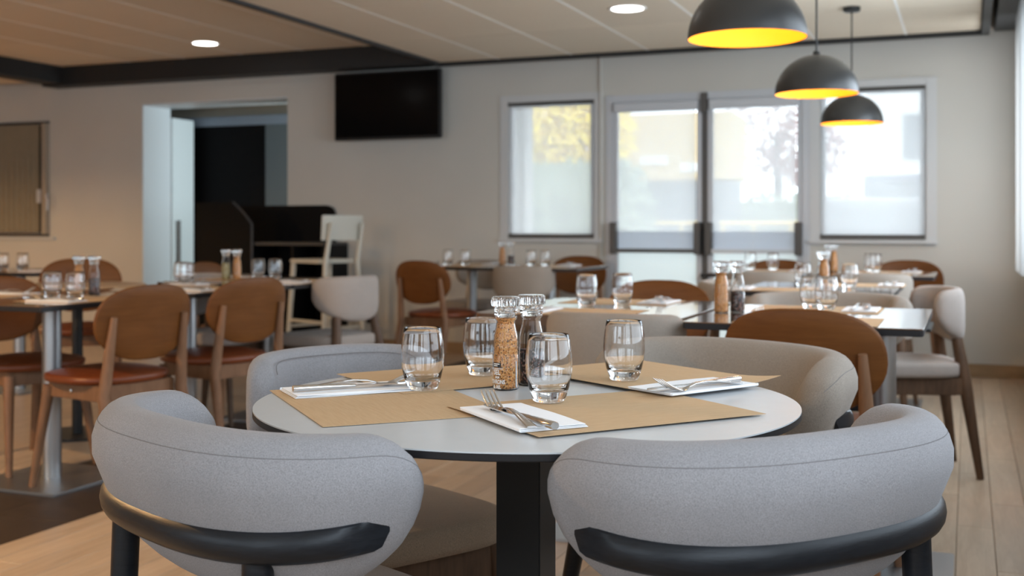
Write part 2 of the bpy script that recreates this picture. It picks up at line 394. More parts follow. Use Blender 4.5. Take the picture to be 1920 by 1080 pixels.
t = struct('trim_1', MB().box(-4.03, -3.98, -2.6, 8.34, 2.36, 2.56), M['ceiling_grey'], bevel=0.003)
t = struct('trim_2', MB().box(-4.03, 0.135, 8.30, 8.345, 2.345, 2.44), M['ceiling_black'], bevel=0.003)
t = struct('trim_3', MB().box(0.085, 0.135, -2.6, 8.345, 2.345, 2.50), M['ceiling_grey'], bevel=0.003)
t = struct('trim_4', MB().box(-8.12, -4.03, 8.25, YW, 2.365, 2.56), M['ceiling_black'], bevel=0.003)
t = struct('trim_5', MB().box(-8.12, -7.88, -2.6, 8.25, 2.385, 2.56), M['ceiling_black'], bevel=0.003)
t = struct('trim_6', MB().box(0.17, 0.30, -2.6, YW, 2.385, 2.62), M['ceiling_grey'], bevel=0.003)

# windows and glazed doors in the far wall
def window(name, h, label_blind='roller_blind', bmat='blind', pane=True):
    x0, x1, z0, z1 = h; f = 0.035; ya, yb = YW + 0.015, YW + 0.07
    fr = MB(); fr.box(x0, x0 + f, ya, yb, z0, z1); fr.box(x1 - f, x1, ya, yb, z0, z1); fr.box(x0 + f, x1 - f, ya, yb, z0, z0 + f); fr.box(x0 + f, x1 - f, ya, yb, z1 - f, z1)
    r = struct(name, fr, M['alu'], bevel=0.004)
    if pane: obj('pane', MB().box(x0 + f, x1 - f, YW + 0.05, YW + 0.056, z0 + f, z1 - f), M['pane'], r)
    obj(label_blind, MB().box(x0 + 0.004, x1 - 0.004, YW - 0.006, YW - 0.0045, z0 + 0.012, z1 - 0.02), M[bmat], r, smooth=False)
    obj('blind_roller', MB().tube([(x0 + 0.002, YW - 0.004, z1 - 0.012), (x1 - 0.002, YW - 0.004, z1 - 0.012)], 0.014, 12, up=(0, 0, 1)), M['alu_dark'], r)
    obj('bottom_bar', MB().box(x0 + 0.002, x1 - 0.002, YW - 0.016, YW + 0.002, z0 - 0.004, z0 + 0.028), M['alu_dark'], r, bevel=0.003)
    if pane: obj('casing', MB().box(x0 - 0.075, x0 - 0.004, YW - 0.009, YW + 0.01, z0 - 0.05, z1 + 0.06).box(x1 + 0.004, x1 + 0.075, YW - 0.009, YW + 0.01, z0 - 0.05, z1 + 0.06).box(x0 - 0.004, x1 + 0.004, YW - 0.009, YW + 0.01, z1 + 0.004, z1 + 0.06), M['frame_grey'], r, bevel=0.003)
    obj('window_sill', MB().box(x0 - 0.08, x1 + 0.08, YW - 0.035, YW + 0.01, z0 - 0.035, z0 - 0.012), M['frame_grey'], r, bevel=0.004)
    return r
window('window_1', W1); window('window_2', W2)
w3 = window('window_3', WL, bmat='blind_dark', pane=False)
for ch in w3.children:
    if ch.name.startswith('roller_blind'): bl3 = ch
bx = MB(); nfold = 66
bx.loft([[(WL[0] + 0.01 + (WL[1] - WL[0] - 0.11) * k / nfold, YW - 0.03 + 0.007 * math.sin(k * 1.9) * min(1, max(0.15, (2.0 - z) * 2)), z) for k in range(nfold + 1)] for z in (0.985, 1.3, 1.7, 1.9, 2.03)], closed=False, cap0=False, cap1=False)
bl3.data = bx.mesh('roller_blind', M['blind_dark'])
obj('sky_block_board', MB().box(WL[0], WL[1], YW + 0.02, YW + 0.05, WL[2], WL[3]), M['black_metal'], w3)  # opaque board added behind the blind to shut out sky light
obj('side_frame', MB().box(WL[1] - 0.062, WL[1], YW - 0.045, YW + 0.01, WL[2] + 0.02, WL[3] - 0.02), M['beige_frame'], w3, bevel=0.004)
obj('shadow_gap', MB().box(WL[1] - 0.092, WL[1] - 0.062, YW - 0.02, YW + 0.01, WL[2] + 0.02, WL[3] - 0.02), M['black_metal'], w3)
hd = MB(); hd.tube([(-8.20, YW - 0.05, 1.35), (-8.20, YW - 0.075, 1.34), (-8.185, YW - 0.075, 1.30), (-8.185, YW - 0.075, 1.20)], 0.011, 10); hd.box(-8.345, -8.30, YW - 0.05, YW - 0.02, 1.27, 1.40)
obj('window_handle', hd, M['alu'], w3)

frm = MB(); f0, f1 = DH[0], DH[1]
frm.box(f0, f0 + 0.055, YW - 0.01, YW + 0.09, 0, DH[3]); frm.box(f1 - 0.055, f1, YW - 0.01, YW + 0.09, 0, DH[3]); frm.box(f0 + 0.055, f1 - 0.055, YW - 0.01, YW + 0.09, 2.0, DH[3])
trd = struct('trim_7', frm, M['alu'], bevel=0.004)
obj('meeting_gap', MB().box(-1.868, -1.822, YW + 0.005, YW + 0.05, 0.0, 2.0), M['alu_dark'], trd)
obj('door_closer', MB().box(-1.868, -1.818, YW - 0.04, YW + 0.01, 1.90, 2.05), M['alu_dark'], trd, bevel=0.004)
def glazed_door(name, x0, x1, hand):
    f = 0.038; ya, yb = YW + 0.0, YW + 0.05
    fr = MB(); fr.box(x0, x0 + f, ya, yb, 0.02, 1.995); fr.box(x1 - f, x1, ya, yb, 0.02, 1.995); fr.box(x0 + f, x1 - f, ya, yb, 0.02, 0.12); fr.box(x0 + f, x1 - f, ya, yb, 1.955, 1.995)
    r = struct(name, fr, M['alu'], bevel=0.004)
    obj('pane', MB().box(x0 + f, x1 - f, YW + 0.03, YW + 0.036, 0.12, 1.955), M['pane'], r)
    obj('blind_cassette', MB().box(x0 + 0.02, x1 - 0.02, YW - 0.045, YW, 1.925, 1.995), M['alu'], r, bevel=0.005)
    obj('roller_blind', MB().box(x0 + f + 0.002, x1 - f - 0.002, YW - 0.012, YW - 0.0105, 1.005, 1.945), M['blind'], r, smooth=False)
    obj('blind_hem', MB().box(x0 + f + 0.002, x1 - f - 0.002, YW - 0.012, YW - 0.0095, 0.87, 1.005), M['blind_low'], r, smooth=False)
    obj('glare_film', MB().box(x0 + f, x1 - f, YW + 0.026, YW + 0.0275, 0.12, 0.84), M['glare'], r, smooth=False)  # added film whitens the lower glass like overexposed daylight
    obj('push_bar', MB().box(x0 + 0.0, x1 - 0.0, YW - 0.075, YW - 0.05, 0.842, 0.872), M['alu_dark'] if hand < 0 else M['steel'], r, bevel=0.006)
    for xx in (x0 - 0.005, x1 - 0.045):
        obj('bar_end', MB().box(xx, xx + 0.05, YW - 0.085, YW, 0.83, 1.075), M['alu_dark'], r, bevel=0.006)
    return r
d1 = glazed_door('door_1', -2.565, -1.868, -1)
d2 = glazed_door('door_2', -1.822, -1.125, 1)
obj('door_latch', MB().box(-1.865, -1.80, YW - 0.06, YW, 0.66, 0.69), M['black_metal'], d2, bevel=0.004)

# doorway to the corridor
struct('trim_8', MB().box(DW[0], DW[0] + 0.012, YW + 0.003, YW + 0.39, 0, 2.18).box(DW[0] + 0.012, DW[1], YW + 0.003, YW + 0.39, 2.168, 2.18), M['jamb'], smooth=False)
d3 = struct('door_3', MB().box(DW[0] - 0.02, DW[0] + 0.03, YW + 0.395, YW + 0.72, 0.01, 2.085), M['white_door'], bevel=0.004)
obj('door_handle', MB().tube([(DW[0] + 0.06, YW + 0.46, 0.62), (DW[0] + 0.06, YW + 0.46, 1.10)], 0.014, 12), M['alu_dark'], d3)
cor = struct('wall_corridor', MB().box(-8.2, -4.3, 9.35, 9.5, -0.1, 2.64), M['tan'], smooth=False)
obj('corridor_end', MB().box(-8.2, -8.05, 8.85, 9.35, -0.1, 2.64).box(-4.4, -4.3, 8.85, 9.35, -0.1, 2.64), M['tan'], cor, smooth=False)
obj('header', MB().box(-7.6, -5.4, 9.26, 9.35, 2.035, 2.125), M['blue_beam'], cor, bevel=0.004)
obj('dark_panel', MB().box(-7.6, -6.33, 9.30, 9.35, 0, 2.035), M['black_panel'], cor)
obj('grey_panel', MB().box(-6.33, -5.5, 9.29, 9.35, 0, 2.035), M['slate'], cor)
struct('trim_9', MB().box(-10.8, 0.8, YW + 0.39, YW + 0.40, 2.4, 2.64), M['ceiling_black'])

# curtain on the side window
cb = MB(); nf = 90
def cur(z, ph): return [(0.30 + 0.022 * math.sin(k * 0.62 + ph), 6.85 + 0.95 * k / nf, z) for k in range(nf + 1)]
cb.loft([cur(z, p) for z, p in ((0.765, 0.25), (1.2, 0.15), (1.8, 0.05), (2.36, 0.0))], closed=False, cap0=False, cap1=False)
cu = thing('curtain', 'sheer white curtain hanging in soft folds at the side window', 'curtain', (0, 0, 0))
obj('cloth', cb, M['curtain'], cu)
obj('curtain_rail', MB().tube([(0.31, 3.0, 2.372), (0.31, 7.85, 2.372)], 0.012, 10), M['alu_dark'], cu)

# ------------------------------------------------------------------ wall and ceiling fixtures
tv = thing('television', 'black flat wall television hung high beside the doorway', 'television', (-4.486, YW, 2.05))
tb = MB(); tb.box(-0.497, 0.497, -0.135, -0.085, -0.283, 0.287); obj('casing', tb, M['black_metal'], tv, bevel=0.008)
obj('screen', MB().box(-0.482, 0.482, -0.1375, -0.134, -0.262, 0.272), M['screen'], tv)
obj('wall_bracket', MB().box(-0.2, 0.2, -0.085, -0.003, -0.1, 0.1), M['black_metal'], tv)
so = thing('wall_socket', 'small black double socket low on the wall behind the cream high chair', 'socket', (-4.69, YW, 0.27))
obj('plate', MB().box(-0.05, 0.05, -0.012, 0, -0.05, 0.05), M['black_gloss'], so, bevel=0.004)
obj('socket_well', MB().lathe([(0.0, -0.004), (0.026, -0.004), (0.026, 0.004), (0.0, 0.004)], 20), M['black_metal'], so, rot=(PI / 2, 0, 0), loc=(0, -0.013, 0))

def downlight(x, y, z, label):
    t = thing('ceiling_downlight', label, 'ceiling light', (x, y, z), 0, 'round recessed downlights')
    obj('ring', MB().lathe([(0.098, -0.004), (0.112, -0.006), (0.118, -0.001), (0.118, 0.004), (0.098, 0.004)], 40, loop=True), M['grid_white'], t)
    obj('diffuser', MB().lathe([(0.0, -0.003), (0.098, -0.003), (0.098, 0.002), (0.0, 0.002)], 40), M['led'], t)
    return t
dl = downlight(-1.93, 6.67, 2.375, 'round white downlight lit in the lower ceiling raft, above the brown tables')
for y, q in ((4.27, 'over the rounded-corner table'), (-0.6, 'behind the camera')): dup(dl, (-1.93, y, 2.375), 0, 'round white downlight in the raft out of the picture, ' + q)
dup(dl, (-5.78, 7.63, 2.54), 0, 'round white downlight lit in the raised ceiling bay before the doorway')
for y, q in ((5.23, 'over the small pale table'), (2.83, 'level with the dark floor strip'), (0.4, 'level with the camera')): dup(dl, (-5.78, y, 2.54), 0, 'round white downlight in the raised bay off the picture, ' + q)

def pendant(x, y, zrim, zc, label, watt=2.2):
    t = thing('pendant_lamp', label, 'lamp', (x, y, zrim), 0, 'black dome pendant lamps in a row')
    R = 0.185; H = 0.178
    po = [(R * math.sin(a), H * math.cos(a)) for a in [PI / 2 * (1 - k / 18) for k in range(18)]] + [(0.018, H + 0.001), (0.014, H + 0.016), (0.0, H + 0.016)]
    pi = [((R - 0.003) * math.sin(a), (H - 0.003) * math.cos(a)) for a in [PI / 2 * (1 - k / 18) for k in range(18)]]
    sh = MB(); sh.lathe([(R - 0.0022, 0.0)] + po, 64); sh.f = sh.f[:-1] if len(sh.f[-2]) == 4 and len(sh.f[-1]) > 4 else sh.f; sh.f = [f for f in sh.f if len(f) == 4]; obj('shade', sh, M['dome'], t)
    ln = MB()
    prof = [(R - 0.0022, 0.0005)] + pi[1:] + [(0.0005, H - 0.003)]
    ln.lathe(prof, 64); ln.f = [f for f in ln.f if len(f) == 4]; obj('lining', ln, M['gold'], t)
    obj('bulb', MB().sphere((0, 0, 0.075), 0.038, 20, 12), M['bulb'], t)
    obj('bulb_holder', MB().lathe([(0.0, 0.11), (0.018, 0.11), (0.018, H - 0.004), (0.0, H - 0.004)], 20), M['black_metal'], t)
    lt = bpy.data.lights.new('bulb_light', 'POINT'); lt.energy = watt; lt.color = (1.0, 0.62, 0.28); lt.shadow_soft_size = 0.03
    lo = bpy.data.objects.new('bulb_light', lt); C.objects.link(lo); lo.parent = t; lo.location = (0, 0, 0.030)
    top = zc - zrim
    obj('cord', MB().tube([(0, 0, H + 0.01), (0, 0, top - 0.01)], 0.0045, 10), M['black_metal'], t)
    obj('ceiling_cap', MB().lathe([(0.0, top - 0.028), (0.045, top - 0.028), (0.052, top - 0.022), (0.052, top), (0.0, top)], 32), M['black_metal'], t)
    return t
p1 = pendant(-0.644, 3.57, 1.632, 2.375, 'largest black dome pendant with gold lining, cut by the frame top')
pendant(-0.637, 5.27, 1.642, 2.375, 'middle black dome pendant with gold lining, hanging before the glass doors')
pendant(-0.656, 7.15, 1.668, 2.375, 'smallest black dome pendant with gold lining, hanging before the window')
p2 = pendant(-7.3, 4.9, 1.64, 2.54, 'black dome pendant out of the picture, above the far dining bay', 85.0)
dup(p2, (-9.0, 5.9, 1.64), 0, 'black dome pendant out of the picture, above the table below the beige blind')
pendant(-4.0, 1.7, 1.85, 2.54, 'black dome pendant out of the picture, near the dark floor strip', 190.0)

# service cabinet and high chair beside the doorway
cb_ = thing('service_cabinet', 'black service cabinet with tall curved back panel beside the doorway', 'cabinet', (-5.5, 8.1, 0))
CX, CY = -5.5, 8.1
def chamfer(x0, x1, z0, z1, cx, cz, r=0.018):
    pts = [(x0, z0), (x1, z0), (x1, z1 - cz)]
    for k in range(9):
        u = k / 8; pts.append((x1 - cx * (u ** 1.0) + r * math.sin(PI * u), z1 - cz * (1 - u) + r * math.sin(PI * u)))
    pts.append((x0, z1)); return pts
def yslab(pts, y0, y1):
    m = MB(); return m.loft([[(x, y0, z) for x, z in pts], [(x, y1, z) for x, z in pts]])
obj('front_panel', yslab(chamfer(-6.142 - CX, -5.587 - CX, 0, 1.247, 0.19, 0.185, 0.006), 7.98 - CY, 8.02 - CY), M['black_panel'], cb_)
ed = MB(); pts = chamfer(-6.142 - CX, -5.587 - CX, 0, 1.247, 0.19, 0.185, 0.006)[1:-1]
ed.tube([(x, 8.0 - CY, z) for x, z in pts], 0.012, 8, up=(0, 1, 0)); obj('edge_trim', ed, M['ceiling_grey'], cb_)
obj('back_panel', yslab(chamfer(-6.14 - CX, -5.03 - CX, 0, 1.225, 0.09, 0.09), 8.41 - CY, 8.44 - CY), M['black_panel'], cb_)
obj('shelf', MB().box(-5.60 - CX, -4.90 - CX, 8.02 - CY, 8.41 - CY, 0.885, 0.910), M['ceiling_grey'], cb_, bevel=0.003)
obj('shelf', MB().box(-5.60 - CX, -4.90 - CX, 8.04 - CY, 8.41 - CY, 0.60, 0.615), M['black_gloss'], cb_)
obj('shelf', MB().box(-5.60 - CX, -4.90 - CX, 8.04 - CY, 8.41 - CY, 0.06, 0.08), M['black_gloss'], cb_)
obj('divider', MB().box(-5.225 - CX, -5.205 - CX, 8.04 - CY, 8.41 - CY, 0.08, 0.885), M['black_gloss'], cb_)
obj('side_panel', MB().box(-4.92 - CX, -4.90 - CX, 8.03 - CY, 8.41 - CY, 0, 0.885), M['black_gloss'], cb_)
obj('side_panel', MB().box(-5.62 - CX, -5.60 - CX, 8.02 - CY, 8.41 - CY, 0, 0.885), M['black_gloss'], cb_)

hc = thing('high_chair', 'cream painted wooden high chair standing by the black cabinet', 'chair', (-4.74, 7.78, 0), facing(158))
st = M['stool_white']
obj('seat', MB().box(-0.20, 0.20, -0.20, 0.21, 0.755, 0.785), st, hc, bevel=0.012, seg=3)
for sx in (-1, 1):
    obj('rear_post', MB().tube([(sx * 0.205, -0.25, 0.0), (sx * 0.155, -0.215, 0.76), (sx * 0.150, -0.285, 1.07)], [0.019, 0.021, 0.015], 12), st, hc)
    obj('front_leg', MB().tube([(sx * 0.205, 0.23, 0.0), (sx * 0.175, 0.175, 0.757)], [0.018, 0.022], 12), st, hc)
    obj('side_rail', MB().tube([(sx * 0.193, -0.225, 0.30), (sx * 0.193, 0.21, 0.30)], 0.013, 10), st, hc)
obj('front_rail', MB().box(-0.19, 0.19, 0.20, 0.222, 0.24, 0.265), st, hc, bevel=0.004)
obj('rear_rail', MB().box(-0.19, 0.19, -0.24, -0.218, 0.24, 0.265), st, hc, bevel=0.004)
bk = MB(); ring = lambda z, dy: [(0.29 * math.sin(a * 0.75), -0.20 - 0.05 * math.cos(a * 1.0) * 1.0 + dy, z) for a in [-1 + 2 * k / 12 for k in range(13)]] + [(0.29 * math.sin(a * 0.75), -0.184 - 0.05 * math.cos(a) + dy, z) for a in [1 - 2 * k / 12 for k in range(13)]]
bk.loft([ring(z, d) for z, d in ((0.935, 0.004), (1.0, 0.0), (1.07, -0.005), (1.13, -0.01))]); obj('backrest', bk, st, hc, bevel=0.005)

# ------------------------------------------------------------------ chairs
def sgnpow(v, e): return math.copysign(abs(v) ** e, v)
def plan(a, b, n, u):
    if abs(u) > PI / 2:                             # the arms run straight on
        e = abs(u) - PI / 2; return math.copysign(a - 0.10 * e * e, u), 0.21 * e
    return a * sgnpow(math.sin(u), 2 / n), -b * sgnpow(math.cos(u), 2 / n)
def plan_frame(a, b, n, u):
    e = 1e-3; x0, y0 = plan(a, b, n, u - e); x1, y1 = plan(a, b, n, u + e)
    tx, ty = x1 - x0, y1 - y0; l = math.hypot(tx, ty) or 1
    x, y = plan(a, b, n, u)
    return x, y, ty / l, -tx / l            # point and outward normal
def arc_params(a, b, n, U, m):
    us = [-U + 2 * U * k / 400 for k in range(401)]; s = [0]
    for p, q in zip(us, us[1:]):
        A, B = plan(a, b, n, p), plan(a, b, n, q); s.append(s[-1] + math.hypot(B[0] - A[0], B[1] - A[1]))
    out = []; j = 0
    for k in range(m + 1):
        t = s[-1] * k / m
        while j < 399 and s[j + 1] < t: j += 1
        r = (t - s[j]) / max(1e-9, s[j + 1] - s[j]); out.append((us[j] + (us[j + 1] - us[j]) * min(1, r), t / s[-1]))
    return out
def pad_shell(a, b, n, U, th, z0, z1, arm_top=0.0, arm_bot=0.0, endr=0.10, nexp=3.2, mside=56, nring=28, belly=0.0, pinch=None, seam_k=3.4, taper=0.0):
    P = arc_params(a, b, n, U, mside); length = sum(math.hypot(plan(a, b, n, q[0])[0] - plan(a, b, n, p[0])[0], plan(a, b, n, q[0])[1] - plan(a, b, n, p[0])[1]) for p, q in zip(P, P[1:]))
    rings = []
    for u, s in P:
        de = max(0.0, min(s, 1 - s)) * length
        q = min(1.0, de / endr); hs = max(0.03, (1 - (1 - q) ** 2.4) ** (1 / 2.4))
        qt = min(1.0, de / 0.045); ts = max(0.06, (1 - (1 - qt) ** 2.2) ** (1 / 2.2))
        arm = abs(2 * s - 1) ** 2.2
        zt, zb = z1 - arm_top * arm, z0 + arm_bot * arm; zc = (zt + zb) / 2; zc = zc + 0.0; hh = (zt - zb) / 2 * hs
        x, y, nx, ny = plan_frame(a - th / 2, b - th / 2, n, u)
        ring = []
        for k in range(nring):
            t = 2 * PI * k / nring; cz = sgnpow(math.sin(t), 2 / nexp); co = sgnpow(math.cos(t), 2 / 2.6)
            off = co * th / 2 * ts
            if co > 0: off += belly * max(0.0, 1 - cz * cz) * ts
            if pinch and co > 0:
                zz = zc + cz * hh; off -= pinch[1] * math.exp(-((zz - pinch[0] - pinch[3] * abs(u / pinch[2]) ** 3) / 0.022) ** 2) * (1 if abs(u) < pinch[2] else 0) * ts
            if taper: off -= taper * max(0.0, 0.745 - (zc + cz * hh)) ** 1.6
            ring.append((x + nx * off, y + ny * off, zc + cz * hh))
        rings.append(ring)
    global SEAM
    def at_k(r, q): k = int(q); f_ = q - k; return tuple(r[k][i] * (1 - f_) + r[k + 1][i] * f_ for i in range(3))
    SEAM = [at_k(r, seam_k) for r in rings[1:-1]]
    return MB().loft(rings)
def surf_line(a, b, n, U, off, zf, m=60):
    return [(lambda f: (f[0] + f[2] * off, f[1] + f[3] * off, zf(s)))(plan_frame(a, b, n, u)) for u, s in arc_params(a, b, n, U, m)]
def cushion(wf, wr, y0, y1, z0, z1, r=0.06, nexp=4.0, crown=0.012, rows=7, m=56):
    rings = []
    def outline(k):
        t = 2 * PI * k / m; sx, sy = sgnpow(math.cos(t), 2 / nexp), sgnpow(math.sin(t), 2 / nexp)
        y = (y0 + y1) / 2 + sy * (y1 - y0) / 2; f = (y - y0) / (y1 - y0); return sx * (wr + (wf - wr) * f) / 2, y
    for i, (sc, z) in enumerate(((0.90, z0), (0.985, z0 + 0.006), (1.0, z0 + 0.018), (1.0, z1 - 0.014), (0.985, z1 - 0.004), (0.93, z1), (0.7, z1 + crown * 0.6), (0.35, z1 + crown), (0.02, z1 + crown * 1.05))):
        rings.append([((lambda p: (p[0] * sc, (y0 + y1) / 2 + (p[1] - (y0 + y1) / 2) * sc, z))(outline(k))) for k in range(m)])
    return MB().loft(rings)

A_, B_, N_, U_ = 0.312, 0.240, 2.49, 1.735            # plan of the armchair shell
def armchair(label, fab='fabric_cool', group='grey armchairs with black rails'):
    t = thing('upholstered_armchair', label, 'chair', group=group); f = M[fab]
    obj('backrest', pad_shell(A_, B_, N_, U_, 0.086, 0.540, 0.785, 0.012, 0.035, 0.11, mside=72, belly=0.010, pinch=(0.643, 0.008, 1.50, 0.014), taper=1.25), f, t, angle=80)
    obj('seam', MB().tube(SEAM, 0.0006, 6), M['seam'], t)
    # black rail round the outside of the shell, its ends cut flat on the skew
    UR = 1.50; rings = []; m = 64
    PR = arc_params(A_, B_, N_, UR, m)
    for i, (u, s) in enumerate(PR):
        x, y, nx, ny = plan_frame(A_, B_, N_, u); de = max(0.0, min(s, 1 - s)) * 0.92
        zr = 0.643 + 0.014 * abs(u / UR) ** 3; dx = -1.25 * (0.745 - zr) ** 1.6; x += nx * dx; y += ny * dx
        cut = 0.0055 + 0.018 * min(1.0, de / 0.105); hv = 0.0245 * (1 - (1 - min(1, de / 0.028)) ** 2) ** 0.5 if de < 0.028 else 0.0245
        hv = max(0.004, hv)
        ring = []
        for k in range(16):
            a = 2 * PI * k / 16; o = min(0.001 + 0.021 * math.cos(a), cut); ring.append((x + nx * o, y + ny * o, zr + hv * math.sin(a)))
        rings.append(ring)
    obj('back_rail', MB().loft(rings), M['black_wood'], t, angle=28)
    obj('seat', cushion(0.47, 0.44, -0.20, 0.25, 0.415, 0.475), f, t, angle=70)
    obj('seat_frame', MB().box(-0.19, 0.19, -0.17, 0.20, 0.375, 0.417), M['black_wood'], t, bevel=0.006)
    for sx in (-1, 1):
        x, y, nx, ny = plan_frame(A_, B_, N_, sx * 0.60); x -= nx * 0.026; y -= ny * 0.026 - 0.030
        obj('leg', MB().tube([(x + nx * 0.01 + sx * 0.02, y + ny * 0.045, 0.0), (x + nx * 0.002 + sx * 0.008, y + ny * 0.012, 0.38), (x + nx * 0.004, y + ny * 0.004, 0.632)], [0.013, 0.0195, 0.0205], 14), M['black_wood'], t)
        obj('leg', MB().tube([(sx * 0.235, 0.255, 0.0), (sx * 0.185, 0.195, 0.41)], [0.012, 0.020], 14), M['black_wood'], t)
    return t
def side_chair(label, fab='fabric_taupe', sfab=None, group='upholstered chairs with walnut legs'):
    t = thing('upholstered_chair', label, 'chair', group=group); f = M[fab]; a, b, n, U = 0.230, 0.205, 2.5, 1.42
    obj('backrest', pad_shell(a, b, n, U, 0.058, 0.548, 0.785, 0.010, 0.090, 0.075, nexp=4.0, mside=44, nring=24), f, t, angle=80)
    obj('seam', MB().tube(surf_line(a - 0.056, b - 0.056, n, U * 0.90, -0.002, lambda s: 0.768 - 0.02 * abs(2 * s - 1) ** 6), 0.0009, 6), M['seam'], t)
    obj('seat', cushion(0.46, 0.41, -0.18, 0.25, 0.415, 0.478, crown=0.008), M[sfab or fab], t, angle=70)
    fr = MB(); fr.box(-0.18, 0.18, -0.16, -0.135, 0.345, 0.415); fr.box(-0.19, 0.19, 0.185, 0.21, 0.345, 0.415); fr.box(-0.19, -0.165, -0.135, 0.185, 0.345, 0.415); fr.box(0.165, 0.19, -0.135, 0.185, 0.345, 0.415)
    obj('seat_frame', fr, M['walnut'], t, bevel=0.003)
    for sx in (-1, 1):
        x, y, nx, ny = plan_frame(a, b, n, sx * 0.62)
        obj('leg', MB().tube([(x + sx * 0.035, y - 0.055, 0.0), (x + sx * 0.01, y + 0.0, 0.40), (x - nx * 0.028, y - ny * 0.028, 0.575)], [0.0155, 0.028, 0.024], 12), M['walnut'], t)
        obj('leg', MB().tube([(sx * 0.225, 0.255, 0.0), (sx * 0.18, 0.20, 0.415)], [0.012, 0.021], 12), M['walnut'], t)
    return t
def wood_chair(label, group='oval backed oak chairs with leather seats'):
    t = thing('oak_chair', label, 'chair', group=group)
    cz, hh, hw, th = 0.672, 0.146, 0.232, 0.013; Rb = 0.55
    front, back = [], []
    def surf(px, pz, off):
        tilt = -0.215 - (pz - 0.52) * 0.16
        a = px / Rb; return (math.sin(a) * (Rb + off), tilt + (1 - math.cos(a)) * Rb - off, pz)
    rings = []; K = 56
    for (sc, off) in ((0.0, -th / 2), (0.35, -th / 2), (0.7, -th / 2), (0.95, -th / 2), (0.985, -th / 2 + 0.002), (1.0, 0), (0.985, th / 2 - 0.002), (0.95, th / 2), (0.7, th / 2), (0.35, th / 2), (0.0, th / 2)):
        ring = []
        for k in range(K):
            tt = 2 * PI * k / K; px = hw * sgnpow(math.cos(tt), 2 / 2.7) * max(sc, 0.004); sz = sgnpow(math.sin(tt), 2 / 2.5) * max(sc, 0.004)
            pz = cz + hh * sz
            if sz < 0: px *= 1 - 0.20 * (-sz) ** 1.6
            ring.append(surf(px, pz, off))
        rings.append(ring)
    obj('backrest', MB().loft(rings), M['shell_wood'], t, angle=50)
    obj('seat', cushion(0.455, 0.43, -0.19, 0.245, 0.432, 0.468, nexp=2.5, crown=0.018), M['leather'], t, angle=70)
    ap = MB()
    for sx in (-1, 1): ap.box(min(sx * 0.148, sx * 0.170), max(sx * 0.148, sx * 0.170), -0.17, 0.17, 0.372, 0.434)
    ap.box(-0.148, 0.148, 0.15, 0.172, 0.372, 0.434); ap.box(-0.148, 0.148, -0.172, -0.15, 0.372, 0.434)
    obj('seat_frame', ap, M['leg_wood'], t, bevel=0.003)
    for sx in (-1, 1):
        obj('bolt', MB().lathe([(0.0, 0.0), (0.008, 0.0), (0.008, 0.004), (0.004, 0.006), (0.0, 0.006)], 12), M['cutlery'], t, loc=(sx * 0.171, 0.02, 0.405), rot=(0, sx * PI / 2, 0))
        bx, by, bz = surf(sx * 0.163, 0.70, th / 2 + 0.010)
        mx, my, mz = surf(sx * 0.168, 0.56, th / 2 + 0.012)
        obj('leg', MB().tube([(sx * 0.205, -0.285, 0.0), (sx * 0.180, -0.195, 0.40), (mx, my, mz), (bx, by, bz)], [0.0145, 0.0245, 0.0195, 0.0125], 14), M['leg_wood'], t)
        obj('leg', MB().tube([(sx * 0.200, 0.235, 0.0), (sx * 0.165, 0.170, 0.415)], [0.0135, 0.0235], 14), M['leg_wood'], t)
    return t
def place(t, x, y, f, z=0.0): t.location = (x, y, z); t.rotation_euler = (0, 0, facing(f)); return t
def put(src, x, y, f, label): return dup(src, (x, y, 0), facing(f), label)

ac = place(armchair('grey armchair at the round table, turned away beside the dark floor strip'), -0.936, 1.423, 65.4)
put(ac, -0.305, 1.597, 142.8, 'grey armchair with its whole black rail showing, nearest the plank aisle')
ac2 = place(armchair('taupe armchair facing the camera across the round table, black rail end showing', 'fabric_taupe'), -0.52, 2.40, 247)
put(ac2, -0.50, 4.43, -90, 'taupe armchair with wide rounded back behind the table under the biggest pendant')
sc = place(side_chair('grey chair with thick padded edge facing the round table, walnut legs', 'fabric_cool', 'fabric_tan'), -1.138, 2.02, -30)
sc2 = place(side_chair('taupe chair with its back against the table beside the round white one'), -1.0, 3.39, 90)
sc3 = place(side_chair('pale upholstered chair in front of the cream high chair', 'fabric_pale'), -3.12, 5.22, 165)
put(sc3, -0.225, 5.15, 197, 'pale upholstered chair standing alone by the side wall')
put(sc2, -1.00, 5.40, 0, 'taupe chair at the end of the table under the middle pendant, beside the latch')
put(sc2, -0.50, 6.67, 90, 'taupe chair back below the window, between middle and smallest pendants')
put(sc2, -1.10, 6.70, 90, 'taupe chair back in front of the two tumblers by the glass doors')
put(sc2, -2.75, 7.10, 90, 'taupe chair pushed to the table below the single window')
put(sc2, -3.50, 7.98, -90, 'taupe chair half hidden behind the table below the television')
put(sc3, -3.80, 5.12, 0, 'pale upholstered chair across the brown table from the oval oak backs')
wc = place(wood_chair('oak chair with orange leather seat beside the steel table post'), -3.17, 3.59, 168)
put(wc, -3.17, 4.28, 166, 'oak chair whose scratched back stands before the black cabinet')
put(wc, -3.33, 6.95, 80, 'oak chair standing clear before the bare wall under the television')
put(wc, -2.75, 7.97, -90, 'oak chair tucked against the wall under the single window')
put(wc, -1.19, 4.37, -90, 'oak chair facing the camera behind the two tumblers beside the round table')
put(wc, -0.41, 3.40, 86, 'large oak chair back standing behind the taupe armchair')
put(wc, -3.83, 3.79, -15, 'oak chair cut by the frame edge, seat under the table with steel post')
put(wc, -4.25, 5.95, 5, 'oak chair seen over the table in front of the white door leaf')
t_ = put(wc, -4.58, 4.95, -45, 'dark oak chair by the wall behind the salt and pepper mills'); t_.scale = (1, 1, 1.05)
